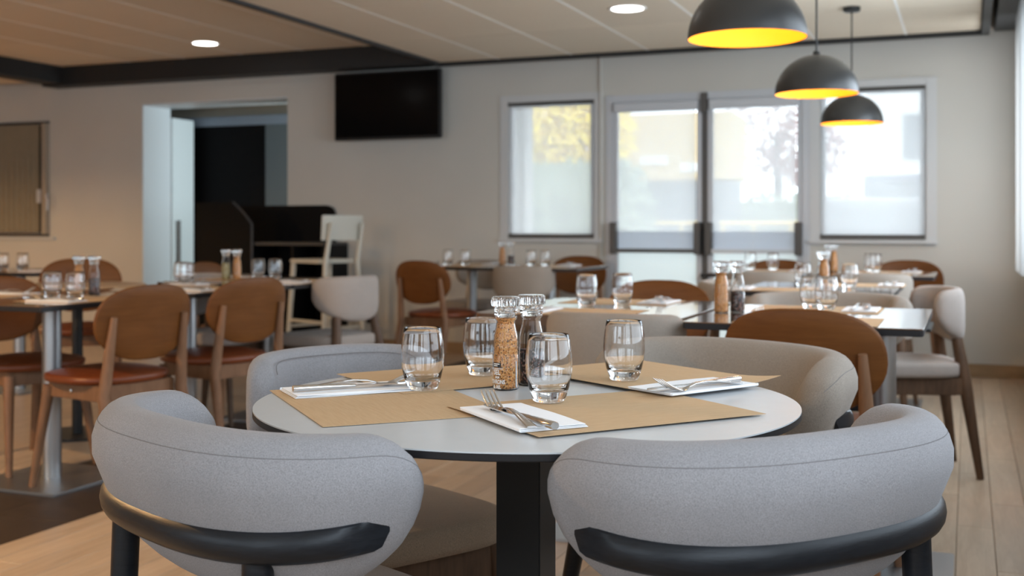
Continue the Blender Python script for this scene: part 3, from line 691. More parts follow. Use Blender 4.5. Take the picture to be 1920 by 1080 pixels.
put(wc, -1.20, 7.60, -90, 'oak chair against the glass doors behind two tumblers')
put(wc, -0.37, 7.74, -90, 'oak chair back below the window sill, behind the flared tumbler')

# ------------------------------------------------------------------ tables
def slab(x0, x1, y0, y1, r, n=6):
    p = []
    for cx, cy, a0 in ((x1 - r, y1 - r, 0), (x0 + r, y1 - r, 90), (x0 + r, y0 + r, 180), (x1 - r, y0 + r, 270)):
        for k in range(n + 1):
            a = math.radians(a0 + 90 * k / n); p.append((cx + r * math.cos(a), cy + r * math.sin(a)))
    return p
def rect_table(label, x0, x1, y0, y1, z, r=0.012, th=0.022, posts=((0, 0),), pb=0.20, top='table_wood', group='brown dining tables with steel posts'):
    cx, cy = (x0 + x1) / 2, (y0 + y1) / 2; a, b = (x1 - x0) / 2, (y1 - y0) / 2
    t = thing('dining_table', label, 'table', (cx, cy, 0), 0, group)
    obj('tabletop', MB().prism(slab(-a, a, -b, b, r), z - 0.004, z), M[top], t, bevel=0.0012, seg=1)
    obj('edge_band', MB().prism(slab(-a, a, -b, b, r), z - th, z - 0.0041), M['edge_dark'] if th < 0.03 else M['walnut'], t, bevel=0.002, seg=2)
    for px, py in posts:
        obj('post', MB().lathe([(0.0, 0.012), (0.038, 0.012), (0.038, z - th - 0.008), (0.0, z - th - 0.008)], 32, px, py), M['steel'], t)
        obj('top_plate', MB().box(px - 0.14, px + 0.14, py - 0.14, py + 0.14, z - th - 0.008, z - th), M['black_metal'], t)
        obj('base_plate', MB().box(px - pb, px + pb, py - pb, py + pb, 0.0, 0.012), M['steel'], t, bevel=0.003)
    return t
ZR, ZT, ZL = 0.75, 0.766, 0.75
RT = (-0.690, 1.775)
rt = thing('round_table', 'round white table laid for four on a black square post', 'table', (*RT, 0))
obj('tabletop', MB().lathe([(0.0, ZR - 0.002), (0.4495, ZR - 0.002), (0.4495, ZR), (0.0, ZR)], 160), M['laminate'], rt)
obj('edge_band', MB().lathe([(0.0, ZR - 0.0125), (0.4485, ZR - 0.0125), (0.450, ZR - 0.011), (0.450, ZR - 0.0021), (0.0, ZR - 0.0021)], 160), M['edge_dark'], rt)
obj('post', MB().box(-0.039, 0.039, -0.039, 0.039, 0.012, ZR - 0.018), M['black_metal'], rt, bevel=0.002)
obj('top_plate', MB().box(-0.17, 0.17, -0.17, 0.17, ZR - 0.018, ZR - 0.0125), M['black_metal'], rt)
obj('base_plate', MB().box(-0.22, 0.22, -0.22, 0.22, 0.0, 0.012), M['black_metal'], rt, bevel=0.003)
rect_table('brown table over the dark floor strip, on a thick steel post', -3.98, -3.13, 3.18, 3.99, ZL, posts=((0.06, 0.02),), pb=0.24)
rect_table('brown table between the steel post table and the black cabinet', -3.79, -3.13, 4.05, 4.83, ZL)
rect_table('brown table nearest the black cabinet and cream high chair', -3.98, -3.13, 4.84, 5.64, ZL)
rect_table('long brown table below the single window and the television', -3.61, -2.37, 7.0, 7.72, ZT, posts=((-0.33, 0.1), (0.27, 0.1)))
rect_table('brown table with rounded corners between the round table and glass doors', -1.47, -0.795, 3.30, 4.14, ZT, r=0.045, th=0.034)
rect_table('brown table under the biggest pendant lamp, beside the large oak chair', -0.770, -0.110, 3.225, 4.02, ZT, posts=((-0.28, 0.2), (0.2, 0.0)))
rect_table('brown table under the middle pendant lamp', -0.945, -0.285, 4.87, 5.70, ZT)
rect_table('long brown table under the smallest pendant lamp, close to the window', -1.43, -0.17, 6.62, 7.33, ZT, posts=((-0.35, 0), (0.35, 0)))
rect_table('brown table below the beige blind, cut by the frame edge', -6.10, -5.15, 5.15, 5.9, ZT)
rdt = thing('small_round_table', 'small pale round table in front of the white door leaf', 'table', (-4.13, 4.43, 0))
obj('tabletop', MB().lathe([(0.0, 0.728), (0.325, 0.728), (0.330, 0.733), (0.330, 0.747), (0.326, 0.751), (0.0, 0.751)], 64), M['oak_pale'], rdt)
obj('post', MB().lathe([(0.0, 0.012), (0.026, 0.012), (0.026, 0.728), (0.0, 0.728)], 24), M['black_metal'], rdt)
obj('base_plate', MB().lathe([(0.0, 0.0), (0.2, 0.0), (0.2, 0.012), (0.0, 0.012)], 40), M['black_metal'], rdt)

# ------------------------------------------------------------------ tableware
TUM = [(0.0, 0.0), (0.0225, 0.0), (0.0262, 0.0025), (0.0290, 0.010), (0.0335, 0.024), (0.0368, 0.040), (0.0384, 0.056), (0.0382, 0.070), (0.0368, 0.086), (0.0346, 0.101), (0.0330, 0.1095), (0.0324, 0.1104), (0.0317, 0.1095),
       (0.0333, 0.100), (0.0355, 0.086), (0.0368, 0.070), (0.0370, 0.056), (0.0354, 0.041), (0.0318, 0.027), (0.0265, 0.0205), (0.018, 0.0185), (0.0, 0.018)]
tum_me = MB().lathe(TUM, 64).mesh('tumbler', M['glass'], angle=60)
tum_far = MB().lathe(TUM, 28).mesh('tumbler', M['glass'], angle=60)
def tumbler(x, y, z, label, far=True):
    o = link('tumbler', tum_far if far else tum_me, None, (x, y, z + 0.0002)); return tag(o, label, 'glass', 'clear tumblers on the tables')
MILL = [(0.0, 0.0), (0.0210, 0.0), (0.0236, 0.003), (0.0238, 0.010), (0.0238, 0.062), (0.0228, 0.065), (0.0236, 0.068), (0.0226, 0.071), (0.0232, 0.074), (0.0222, 0.078), (0.0226, 0.085), (0.0216, 0.095), (0.0188, 0.107), (0.0170, 0.117), (0.0168, 0.122), (0.0200, 0.126), (0.0205, 0.129), (0.0182, 0.132)]
def inset(p, d): return [(max(0.0, r - d), z + (d if z < 0.004 else 0.0)) for r, z in p]
mill_body = MB().lathe(MILL + list(reversed(inset(MILL, 0.0016))), 48).mesh('glass_body', M['mill_glass'], angle=60)
def fill(top): 
    q = [p for p in inset(MILL, 0.0021) if p[1] <= top]; r = q[-1][0]
    return q + [(r, top), (0.0, top + 0.002)]
salt_me = MB().lathe(fill(0.127), 40).mesh('contents', M['salt']); pep_me = MB().lathe(fill(0.066), 40).mesh('contents', M['pepper']); spice_me = MB().lathe(fill(0.090), 40).mesh('contents', M['pale_spice'])
CAP = [(0.0, 0.127), (0.0160, 0.127), (0.0160, 0.1325), (0.0205, 0.1330), (0.0212, 0.136), (0.0205, 0.1385), (0.0212, 0.1410), (0.0205, 0.1435), (0.0205, 0.1470), (0.0255, 0.1490), (0.0262, 0.1540), (0.0258, 0.1625), (0.0235, 0.1655), (0.0, 0.1655)]
cap_me = MB().lathe(CAP, 96, flute=(lambda z: 0.148 < z < 0.164, 0.05)).mesh('grinder_cap', M['acrylic'], angle=25)
insert_me = MB().lathe([(0.0, 0.1285), (0.011, 0.1285), (0.012, 0.134), (0.008, 0.148), (0.0, 0.150)], 20).mesh('grinder_core', M['acrylic'])
def mill(x, y, z, kind, label, rz=0.0):
    t = thing({'s': 'salt_mill', 'p': 'pepper_mill', 'h': 'spice_mill'}[kind], label, 'mill', (x, y, z + 0.0002), rz, 'glass spice mills on the tables')
    link('glass_body', mill_body, t); link('contents', {'s': salt_me, 'p': pep_me, 'h': spice_me}[kind], t); link('grinder_cap', cap_me, t); link('grinder_core', insert_me, t)
    return t
def curved_patch(a0, a1, z0, z1, r, th=0.0003, n=10):
    P = [a0 + (a1 - a0) * k / n for k in range(n + 1)]
    return MB().loft([[(rr * math.cos(a), rr * math.sin(a), z) for rr, z in ((r, z0), (r + th, z0), (r + th, z1), (r, z1))] for a in P])
def curved_text(txt, ang, z, height, width, r, m, parent, name='label_print'):
    cu_ = bpy.data.curves.new('lettering', 'FONT'); cu_.body = txt; cu_.size = 1.0; cu_.align_x = 'CENTER'; cu_.resolution_u = 3; cu_.offset = 0.018
    o = bpy.data.objects.new('lettering', cu_); C.objects.link(o); bpy.context.view_layer.update()
    me = bpy.data.meshes.new_from_object(o.evaluated_get(bpy.context.evaluated_depsgraph_get())); bpy.data.objects.remove(o); bpy.data.curves.remove(cu_)
    bm = bmesh.new(); bm.from_mesh(me)
    bmesh.ops.subdivide_edges(bm, edges=[e for e in bm.edges if e.calc_length() > 0.25], cuts=2)
    xs = [v.co.x for v in bm.verts]; ys = [v.co.y for v in bm.verts]; sx = width / (max(xs) - min(xs)); sy = height / (max(ys) - min(ys)); xm = (max(xs) + min(xs)) / 2; y0 = min(ys)
    for v in bm.verts:
        a = ang + (v.co.x - xm) * sx / r; v.co = Vector((r * math.cos(a), r * math.sin(a), z + (v.co.y - y0) * sy))
    bm.to_mesh(me); bm.free(); me.name = name; me.materials.clear(); me.materials.append(m)
    return link(name, me, parent)

def cloth_sheet(wx, wy, th=0.0005, wave=0.0007, seed=0, curl=None, nx=20, ny=16):
    top, bot = [], []
    for j in range(ny + 1):
        for i in range(nx + 1):
            x, y = wx * (i / nx - 0.5), wy * (j / ny - 0.5)
            z = 0.0003 + wave * 0.5 * (1 + math.sin(7 * x + seed) * math.cos(9 * y + seed * 1.7))
            if curl:
                cx_, cy_, R, h = curl; d = math.hypot(x - cx_ * wx / 2, y - cy_ * wy / 2)
                if d < R: z += h * (1 - d / R) ** 2
            top.append((x, y, z + th)); bot.append((x, y, z))
    mb = MB(); n = nx + 1; fs = []
    o = len(top)
    for j in range(ny):
        for i in range(nx):
            a = j * n + i; fs.append((a, a + 1, a + n + 1, a + n)); fs.append((o + a, o + a + n, o + a + n + 1, o + a + 1))
    edge = [i for i in range(n)] + [j * n + nx for j in range(1, ny + 1)] + [ny * n + i for i in range(nx - 1, -1, -1)] + [j * n for j in range(ny - 1, 0, -1)]
    for a, b in zip(edge, edge[1:] + edge[:1]): fs.append((a, o + a, o + b, b))
    return mb.add(top + bot, fs)
mat_me = cloth_sheet(0.40, 0.30, seed=1.0, nx=10, ny=8).mesh('placemat', M['kraft'])
def placemat(x, y, z, f, label, me=None):
    o = link('placemat', me or mat_me, None, (x, y, z), (0, 0, facing(f))); return tag(o, label, 'placemat', 'brown paper placemats')
def napkin_mesh(wx=0.108, wy=0.212, splay=0.0):
    mb = MB(); z = 0.0
    zz = [(0.0002, 0.0012, 0.0), (0.0018, 0.0030, 0.002 * splay), (0.0036, 0.0050, 0.004 * splay)]
    for k, (a, b, s) in enumerate(zz):
        r = [[(-wx / 2, y + s, a), (wx / 2 - 0.001 * k, y + s, a + 0.0004 * math.sin(y * 30)), (wx / 2 - 0.001 * k, y + s, b + 0.0006 * math.sin(y * 30 + k)), (-wx / 2, y + s, b)] for y in [wy * (q / 12 - 0.5) for q in range(13)]]
        mb.loft(r)
    mb.loft([[(-wx / 2 - 0.0012, y, 0.0012), (-wx / 2, y, 0.0002), (-wx / 2, y, 0.0050), (-wx / 2 - 0.0012, y, 0.004)] for y in (-wy / 2, wy / 2)])
    return mb.mesh('napkin', M['napkin'], angle=50)
nap_me = napkin_mesh(splay=1.0)
def napkin(x, y, z, f, label):
    o = link('napkin', nap_me, None, (x, y, z), (0, 0, facing(f))); return tag(o, label, 'napkin', 'folded white paper napkins')

def sect(x, z, wdt, t_, k=10, nexp=2.6): return [(x, wdt / 2 * sgnpow(math.cos(2 * PI * q / k), 2 / nexp), z + t_ / 2 * sgnpow(math.sin(2 * PI * q / k), 2 / nexp)) for q in range(k)]
def fork_meshes():
    h = MB(); h.loft([sect(x, z, w_, t_, 12) for x, z, w_, t_ in ((0.0, 0.0022, 0.0150, 0.0022), (0.002, 0.0024, 0.0165, 0.0028), (0.03, 0.0062, 0.0140, 0.0028), (0.06, 0.0105, 0.0110, 0.0030), (0.09, 0.0125, 0.0080, 0.0032), (0.115, 0.0105, 0.0068, 0.0034), (0.132, 0.0062, 0.0075, 0.0030))])
    d = MB(); d.loft([sect(x, z, w_, t_, 12) for x, z, w_, t_ in ((0.131, 0.0064, 0.0076, 0.0028), (0.138, 0.0040, 0.0130, 0.0020), (0.145, 0.0026, 0.0200, 0.0016), (0.152, 0.0024, 0.0232, 0.0015), (0.159, 0.0036, 0.0240, 0.0014))])
    ts = []
    for k in range(4):
        y0 = -0.00975 + 0.0065 * k; y1 = -0.0102 + 0.0068 * k
        q = MB(); q.tube([(0.157, y0, 0.0034), (0.168, y0 * 1.02, 0.0070), (0.182, y1, 0.0130), (0.196, y1, 0.0205), (0.205, y1, 0.0262)], [0.0018, 0.0020, 0.0018, 0.0014, 0.0006], 8, flat=0.75); ts.append(q.mesh('tine', M['cutlery']))
    return h.mesh('handle', M['cutlery'], angle=50), d.mesh('fork_head', M['cutlery'], angle=50), ts
FH, FD, FT = fork_meshes()
def fork(x, y, z, ang, label, scale=1.0):
    t = thing('fork', label, 'fork', (x, y, z), math.radians(ang), 'steel forks on napkins'); link('handle', FH, t); link('fork_head', FD, t)
    for m_ in FT: link('tine', m_, t)
    return t
kh = MB(); kh.loft([sect(x, z, w_, t_, 14, 2.2) for x, z, w_, t_ in ((0.0, 0.0062, 0.0125, 0.0105), (0.001, 0.0062, 0.0135, 0.0115), (0.04, 0.0060, 0.0120, 0.0100), (0.08, 0.0058, 0.0098, 0.0080), (0.105, 0.0056, 0.0085, 0.0064), (0.112, 0.0054, 0.0080, 0.0050))]); KH = kh.mesh('handle', M['cutlery'], angle=50)
kb = MB(); kb.loft([[(x, y0, 0.0040), (x, y1, 0.0046), (x, y1, 0.0060), (x, y0, 0.0064)] for x, y0, y1 in ((0.110, -0.0040, 0.0042), (0.124, -0.0042, 0.0085), (0.16, -0.0042, 0.0105), (0.195, -0.0040, 0.0110), (0.212, -0.0020, 0.0090), (0.220, 0.0035, 0.0060))]); KB = kb.mesh('blade', M['cutlery'], angle=40)
def knife(x, y, z, ang, label):
    t = thing('table_knife', label, 'knife', (x, y, z), math.radians(ang), 'steel knives on napkins'); link('handle', KH, t); link('blade', KB, t); return t

# the round table, laid for four
Z1 = ZR + 0.0003
me_c = cloth_sheet(0.40, 0.30, seed=2.3, curl=(-1, -1, 0.13, 0.010)).mesh('placemat', M['kraft'])
me_d = cloth_sheet(0.40, 0.30, seed=0.4).mesh('placemat', M['kraft'])
placemat(-0.900, 1.661, Z1, 45, 'placemat of the round table before the armchair by the dark strip', cloth_sheet(0.40, 0.30, seed=3.3).mesh('placemat', M['kraft']))
placemat(-0.905, 1.992, Z1 + 0.0014, -37, 'placemat of the round table before the walnut-legged grey chair')
placemat(-0.531, 1.699, Z1 + 0.0022, 140, 'placemat at the front edge of the round table, cutlery near its corner', me_d)
placemat(-0.571, 2.112, Z1 + 0.0044, 237, 'placemat whose corner curls over the rim of the round table', me_c)
zn = Z1 + 0.0046
napkin(-0.619, 1.574, Z1 + 0.0040, 137.5, 'white napkin at the front edge of the round table')
napkin(-1.014, 1.738, Z1 + 0.0018, 47, 'white napkin on the round table by the walnut-legged grey chair')
napkin(-0.450, 1.977, Z1 + 0.0064, 238, 'white napkin on the round table before the taupe armchair')
napkin(-0.845, 2.128, Z1 + 0.0032, -37, 'white napkin behind the tumbler and mills of the round table')
fork(-0.565, 1.476, Z1 + 0.0088, 131, 'fork with tines raised off the napkin at the front edge of the round table')
knife(-0.528, 1.468, Z1 + 0.0098, 138.5, 'knife crossing the fork at the front edge of the round table')
fork(-1.075, 1.690, Z1 + 0.0070, 44, 'fork pointing at a tumbler, beside the walnut-legged grey chair')
knife(-1.072, 1.655, Z1 + 0.0072, 46.5, 'knife with its butt end to the rim, beside the walnut-legged grey chair')
fork(-0.374, 2.010, Z1 + 0.0118, 239, 'fork on the napkin before the taupe armchair')
knife(-0.380, 2.030, Z1 + 0.0124, 236, 'knife with orange gleam on the napkin before the taupe armchair')
fork(-0.930, 2.205, Z1 + 0.0084, -27, 'fork seen through the tumbler in front of the mills')
tumbler(-0.896, 1.798, Z1 + 0.0016, 'tumbler beside the fork tips on the round table, apart from the mills', False)
tumbler(-0.874, 2.015, Z1 + 0.0030, 'tumbler standing behind the seasoned salt mill on the round table', False)
tumbler(-0.637, 1.741, Z1 + 0.0042, 'tumbler in front of the pepper mill on the round table', False)
tumbler(-0.592, 2.024, Z1 + 0.0062, 'tumbler on the placemat before the taupe armchair, round table', False)
sm = mill(-0.767, 1.872, Z1, 's', 'orange seasoned salt mill with printed white lettering on the round table')
mill(-0.744, 1.940, Z1, 'p', 'pepper mill half full of black corns on the round table')
AC = math.radians(-112.0); RL = 0.02385
curved_text('SEL', AC + 0.05, 0.0278, 0.0092, 0.0150, RL + 0.0003, M['print_white'], sm)
curved_text('aux', AC + 0.10, 0.0215, 0.0038, 0.0095, RL + 0.0003, M['print_white'], sm)
curved_text('POIVRONS', AC, 0.0118, 0.0076, 0.0345, RL + 0.0003, M['print_white'], sm)
curved_text('& AIL', AC + 0.05, 0.0030, 0.0072, 0.0175, RL + 0.0003, M['print_white'], sm)
obj('label_plate', curved_patch(AC - 0.36, AC + 0.40, 0.0412, 0.0494, RL), M['print_black'], sm)
for zz_, a0, a1 in ((0.0470, -0.25, 0.30), (0.0438, -0.25, 0.12)): obj('plate_line', curved_patch(AC + a0, AC + a1, zz_ - 0.0007, zz_ + 0.0007, RL + 0.0004), M['print_white'], sm)
obj('small_print', curved_patch(AC - 0.42, AC + 0.48, 0.0383, 0.0392, RL), M['print_white'], sm)
obj('side_strip', curved_patch(AC + 1.62, AC + 1.70, 0.006, 0.052, RL), M['print_blue'], sm)

# the brown tables
def setting(x, y, z, f, where, cut=True):
    fx, fy = dirv(f); lx, ly = dirv(f + 90)
    P = lambda a, b: (x + lx * a + fx * b, y + ly * a + fy * b)      # a: to the diner's left, b: towards the middle
    placemat(*P(0, 0.165), z, f, 'brown placemat ' + where)
    napkin(*P(0.135, 0.155), z + 0.0016, f, 'white napkin ' + where)
    if cut:
        fork(*P(0.152, 0.055), z + 0.0066, f + 2, 'fork ' + where); knife(*P(0.118, 0.045), z + 0.0066, f - 1, 'knife ' + where)
setting(-3.13, 3.55, ZL, 180, 'on the post table, before the oak chair back')
setting(-3.98, 3.58, ZL, 0, 'on the post table, before the chair cut by the frame')
tumbler(-3.43, 3.54, ZL, 'outer tumbler of the pair on the steel post table'); tumbler(-3.325, 3.555, ZL, 'tumbler nearer the oak chair back on the steel post table')
mill(-3.575, 3.845, ZL, 's', 'orange salt mill on the steel post table'); mill(-3.510, 3.865, ZL, 'p', 'dark pepper mill on the steel post table')
setting(-3.13, 4.35, ZL, 180, 'on the table between the two oak chair backs')
setting(-3.79, 4.50, ZL, 0, 'across the table from the two oak chair backs')
tumbler(-3.735, 4.735, ZL, 'tumbler in front of the white door leaf'); tumbler(-3.645, 4.665, ZL, 'tumbler beside the oak back before the dark doorway')
setting(-3.13, 5.17, ZL, 180, 'before the pale chair near the cream high chair')
setting(-3.98, 5.28, ZL, 0, 'across from the pale chair near the cream high chair')
mill(-3.80, 5.20, ZL, 'h', 'pale spice mill before the black cabinet'); mill(-3.735, 5.21, ZL, 's', 'brown salt mill before the black cabinet')
tumbler(-3.70, 5.36, ZL, 'tumbler before the black shelves, nearer the mills'); tumbler(-3.60, 5.38, ZL, 'tumbler before the black shelves, nearer the pale chair')
setting(-3.33, 7.0, ZT, 90, 'under the television, before the oak chair standing clear')
setting(-2.75, 7.0, ZT, 90, 'on the long table, before the taupe chair below the single window')
setting(-2.75, 7.72, ZT, -90, 'on the long table, before the oak chair under the single window')
setting(-3.33, 7.72, ZT, -90, 'on the long table, before the half hidden taupe chair')
tumbler(-3.45, 7.33, ZT, 'tumbler against the bare wall, further from the orange mill'); tumbler(-3.30, 7.30, ZT, 'tumbler against the bare wall, closer to the orange mill')
mill(-3.10, 7.50, ZT, 's', 'orange salt mill on the long table under the single window'); mill(-3.045, 7.53, ZT, 'p', 'pepper mill beside the orange mill under the single window')
tumbler(-2.82, 7.35, ZT, 'tumbler below the single window, nearer the orange mill'); tumbler(-2.725, 7.38, ZT, 'tumbler below the single window, nearer the oak chair back')
setting(-1.17, 3.30, ZT, 90, 'on the rounded-corner table, before the taupe chair back')
setting(-1.17, 4.14, ZT, -90, 'on the rounded-corner table, before the oak chair facing the camera')
tumbler(-1.224, 3.725, ZT, 'tumbler nearer the mills on the rounded-corner table'); tumbler(-1.132, 3.849, ZT, 'tumbler before the oak chair facing the camera')
setting(-0.43, 3.225, ZT, 90, 'under the biggest pendant, before the large oak back')
setting(-0.46, 4.02, ZT, -90, 'under the biggest pendant, before the wide taupe armchair')
mill(-0.733, 3.609, ZT, 's', 'orange salt mill at the joint of two brown tables'); mill(-0.690, 3.655, ZT, 'p', 'pepper mill tucked behind the orange mill at the table joint')
tumbler(-0.488, 3.90, ZT, 'tumbler before the wide taupe armchair'); tumbler(-0.435, 4.0 - 0.14, ZT, 'tumbler overlapping its twin before the wide taupe armchair')
setting(-0.80, 4.87, ZT, 90, 'under the middle pendant, behind the wide taupe armchair')
setting(-0.47, 5.70, ZT, -90, 'under the middle pendant, nearer the window')
tumbler(-0.490, 5.223, ZT, 'tumbler alone on the white sheen under the middle pendant'); tumbler(-0.700, 5.29, ZT, 'tumbler beside the tall mills under the middle pendant')
mill(-0.60, 5.235, ZT, 's', 'salt mill under the middle pendant'); mill(-0.615, 5.31, ZT, 'p', 'dark pepper mill under the middle pendant')
setting(-1.10, 6.62, ZT, 90, 'under the smallest pendant, before the taupe back by the doors')
setting(-0.50, 6.62, ZT, 90, 'under the smallest pendant, before the taupe back by the window')
setting(-1.10, 7.33, ZT, -90, 'under the smallest pendant, before the oak back by the doors')
setting(-0.45, 7.33, ZT, -90, 'under the smallest pendant, before the oak back by the window')
tumbler(-1.28, 7.22, ZT, 'tumbler before the glass door, further from the window'); tumbler(-1.135, 7.20, ZT, 'tumbler before the glass door, nearer the window')
mill(-0.80, 7.22, ZT, 'p', 'pepper mill under the smallest pendant'); mill(-0.76, 7.14, ZT, 's', 'salt mill under the smallest pendant')
tumbler(-0.555, 7.23, ZT, 'wide pale tumbler below the window sill'); tumbler(-0.515, 7.12, ZT, 'tumbler doubled with its neighbour below the window sill')
setting(-5.15, 5.5, ZT, 180, 'on the table below the beige blind')
tumbler(-5.56, 5.33, ZT, 'tumbler cut by the frame edge below the beige blind'); tumbler(-5.47, 5.40, ZT, 'tumbler clear of the frame edge below the beige blind')

# ------------------------------------------------------------------ outside the windows
struct('ground', MB().box(-30, 30, YW + 0.2, 70, -0.25, -0.12), M['asphalt'], smooth=False)
def leafy(name, mat_, blobs, n, size, parent, seed):
    rnd = random.Random(seed); mb = MB()
    for i in range(n):
        c, rx, ry, rz = blobs[rnd.randrange(len(blobs))]
        th, ph = rnd.uniform(0, 2 * PI), math.acos(rnd.uniform(-1, 1)); q = rnd.uniform(0.55, 1.0) ** 0.6
        p = Vector((c[0] + rx * q * math.sin(ph) * math.cos(th), c[1] + ry * q * math.sin(ph) * math.sin(th), c[2] + rz * q * math.cos(ph)))
        a = Vector((rnd.gauss(0, 1), rnd.gauss(0, 1), rnd.gauss(0, 1))).normalized(); b = a.orthogonal().normalized(); s_ = size * rnd.uniform(0.6, 1.3)
        mb.add([p - a * s_, p + b * s_ * 0.5, p + a * s_, p - b * s_ * 0.5], [(0, 1, 2, 3)])
    o = obj(name, mb, mat_, parent, smooth=False); o['kind'] = 'stuff'; return o
hg = thing('hedge', 'clipped green hedge outside the single window', 'hedge', (-6.2, 16.9, -0.12))
obj('core', MB().box(-1.7, 1.4, -0.5, 0.5, 0, 2.15), M['hedge'], hg, bevel=0.2); leafy('foliage', M['hedge'], [((x, 0, 1.1), 0.55, 0.65, 1.15) for x in (-1.5, -0.8, -0.2, 0.5, 1.2)], 5000, 0.09, hg, 1)
yt = thing('yellow_shrub', 'tall shrub in yellow bloom above the hedge outside the single window', 'shrub', (-7.85, 19.3, -0.12))
obj('stem', MB().tube([(0, 0, 0), (0.1, 0, 2.2)], [0.08, 0.05], 10), M['bark'], yt); leafy('blossom', M['yellow_leaf'], [((x, 0, z), 0.8, 0.8, 0.9) for x, z in ((-1.6, 3.0), (-0.5, 3.3), (0.7, 3.0), (1.6, 2.8), (-1.0, 2.3), (0.2, 2.4), (1.2, 2.3))], 9000, 0.10, yt, 2)
pr = thing('porch_post', 'pale porch post just outside the single window', 'post', (-3.72, 9.35, -0.12))
obj('shaft', MB().box(-0.11, 0.11, -0.11, 0.11, 0, 2.9), M['white_paint'], pr, bevel=0.01); obj('foot', MB().box(-0.15, 0.15, -0.15, 0.15, 0, 0.15), M['white_paint'], pr, bevel=0.01)
ki = thing('kiosk', 'ochre kiosk with two white signs outside the glazed door', 'kiosk', (-5.4, 21.5, -0.12))
obj('body', MB().box(-1.15, 1.15, 0, 1.4, 0.0, 2.1), M['car_grey'], ki, bevel=0.03); obj('fascia', MB().box(-1.25, 1.25, -0.12, 1.45, 2.05, 3.35), M['ochre'], ki, bevel=0.03)
for x, z in ((-0.25, 2.45), (0.55, 2.30)): obj('sign', MB().box(x - 0.28, x + 0.28, -0.15, -0.12, z - 0.09, z + 0.09), M['white_paint'], ki)
obj('hatch', MB().box(-0.8, 0.8, -0.02, 0.0, 1.0, 1.9), M['dark_glass'], ki)
for k, x in enumerate((-4.75, -2.95)):
    br = thing('barrier', ('yellow tubular barrier before the kiosk', 'yellow tubular barrier outside the door with the bright push bar')[k], 'barrier', (x, 18.6, -0.12), 0, 'yellow barriers outside')
    for xx in (-0.8, -0.3, 0.3, 0.8): obj('upright', MB().tube([(xx, 0, 0), (xx, 0, 1.25)], 0.03, 8), M['rail_yellow'], br)
    for z in (0.5, 1.22): obj('rail', MB().tube([(-0.85, 0, z), (0.85, 0, z)], 0.03, 8), M['rail_yellow'], br)
h2 = thing('low_hedge', 'low hedge on the verge outside the glazed doors', 'hedge', (-4.0, 24.6, -0.12))
obj('core', MB().box(-1.3, 1.9, -0.5, 0.5, 0, 1.7), M['hedge'], h2, bevel=0.2); leafy('foliage', M['hedge'], [((x, 0, 0.9), 0.8, 0.65, 1.0) for x in (-1.0, 0, 0.8, 1.6)], 3500, 0.1, h2, 3)
rtree = thing('copper_tree', 'copper-leaved tree outside the glazed door beside the window', 'tree', (-4.4, 28.4, -0.12))
obj('trunk', MB().tube([(0, 0, 0), (0.05, 0, 2.2), (0, 0, 3.4)], [0.14, 0.11, 0.06], 10), M['bark'], rtree); leafy('crown', M['red_leaf'], [((0, 0, 3.6), 1.4, 1.2, 1.3), ((0.7, 0, 3.0), 1.0, 1.0, 0.9)], 1500, 0.10, rtree, 4)
bd = thing('building', 'white low building with a row of windows across the street', 'building', (4.0, 38.0, -0.12))
obj('wall', MB().box(-7, 16, 0, 6, 0, 6.2), M['white_paint'], bd); obj('roof', MB().box(-7.4, 16.4, -0.5, 6.5, 6.2, 6.5), M['white_paint'], bd, bevel=0.05)
for k in range(8): 
    wv = obj('window', MB().box(-6 + 2.6 * k, -4.4 + 2.6 * k, -0.06, 0.0, 3.2, 4.8), M['frame_grey'], bd); obj('pane', MB().box(-5.9 + 2.6 * k, -4.5 + 2.6 * k, -0.08, -0.06, 3.3, 4.7), M['dark_glass'], wv)
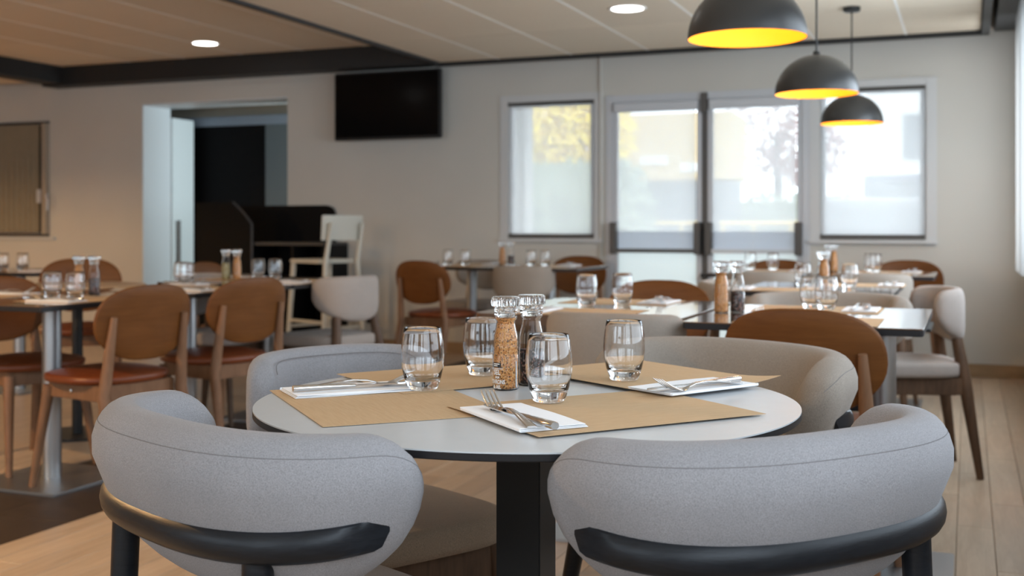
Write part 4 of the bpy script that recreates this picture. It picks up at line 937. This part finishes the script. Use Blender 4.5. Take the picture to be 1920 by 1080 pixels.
def car(name, label, x, y, rz, col, W, H, Ln, lights=False):
    t = thing(name, label, 'car', (x, y, -0.12), rz)
    b = MB(); prof = [(-Ln / 2, 0.30), (-Ln / 2, 0.82), (-Ln / 2 + 0.12, 0.90), (-Ln / 2 + 0.45, H - 0.04), (-Ln / 2 + 0.9, H), (Ln * 0.10, H - 0.02), (Ln * 0.28, 0.95), (Ln / 2 - 0.1, 0.82), (Ln / 2, 0.70), (Ln / 2, 0.30)]
    rings = []
    for xx, sc in ((-W / 2, 0.94), (-W / 2 + 0.10, 1.0), (W / 2 - 0.10, 1.0), (W / 2, 0.94)): rings.append([(xx, yy * (0.97 if sc < 1 else 1), 0.3 + (zz - 0.3) * sc) for yy, zz in prof])
    obj('body', b.loft(rings), col, t, bevel=0.05, seg=3)
    obj('rear_glass', MB().box(-W * 0.38, W * 0.38, -Ln / 2 + 0.05, -Ln / 2 + 0.20, 0.98, H - 0.14), M['dark_glass'], t)
    for sx in (-1, 1):
        obj('tail_light', MB().box(sx * W * 0.47 - 0.06, sx * W * 0.47 + 0.06, -Ln / 2 - 0.02, -Ln / 2 + 0.1, 0.75, 1.15 if H > 1.6 else 0.9), M['red_lens'], t, bevel=0.02)
        for sy in (-1, 1): obj('wheel', MB().lathe([(0.0, -0.1), (0.30, -0.1), (0.32, -0.07), (0.32, 0.07), (0.30, 0.1), (0.0, 0.1)], 24), M['tyre'], t, loc=(sx * (W / 2 - 0.1), sy * Ln * 0.3, 0.32), rot=(0, PI / 2, 0))
    return t
car('car', 'grey car parked close outside the window', -1.05, 14.9, math.radians(12), M['car_grey'], 1.75, 1.50, 3.6)
car('van', 'dark blue van with red tail lights further along the street', -0.75, 22.6, math.radians(-6), M['van_blue'], 1.85, 2.1, 4.4)
sp = thing('sign_post', 'white street post behind the grey parked car', 'post', (-1.66, 19.2, -0.12))
obj('pole', MB().tube([(0, 0, 0), (0, 0, 2.3)], 0.09, 12), M['white_paint'], sp); obj('cap', MB().sphere((0, 0, 2.3), 0.10, 12, 8), M['white_paint'], sp)
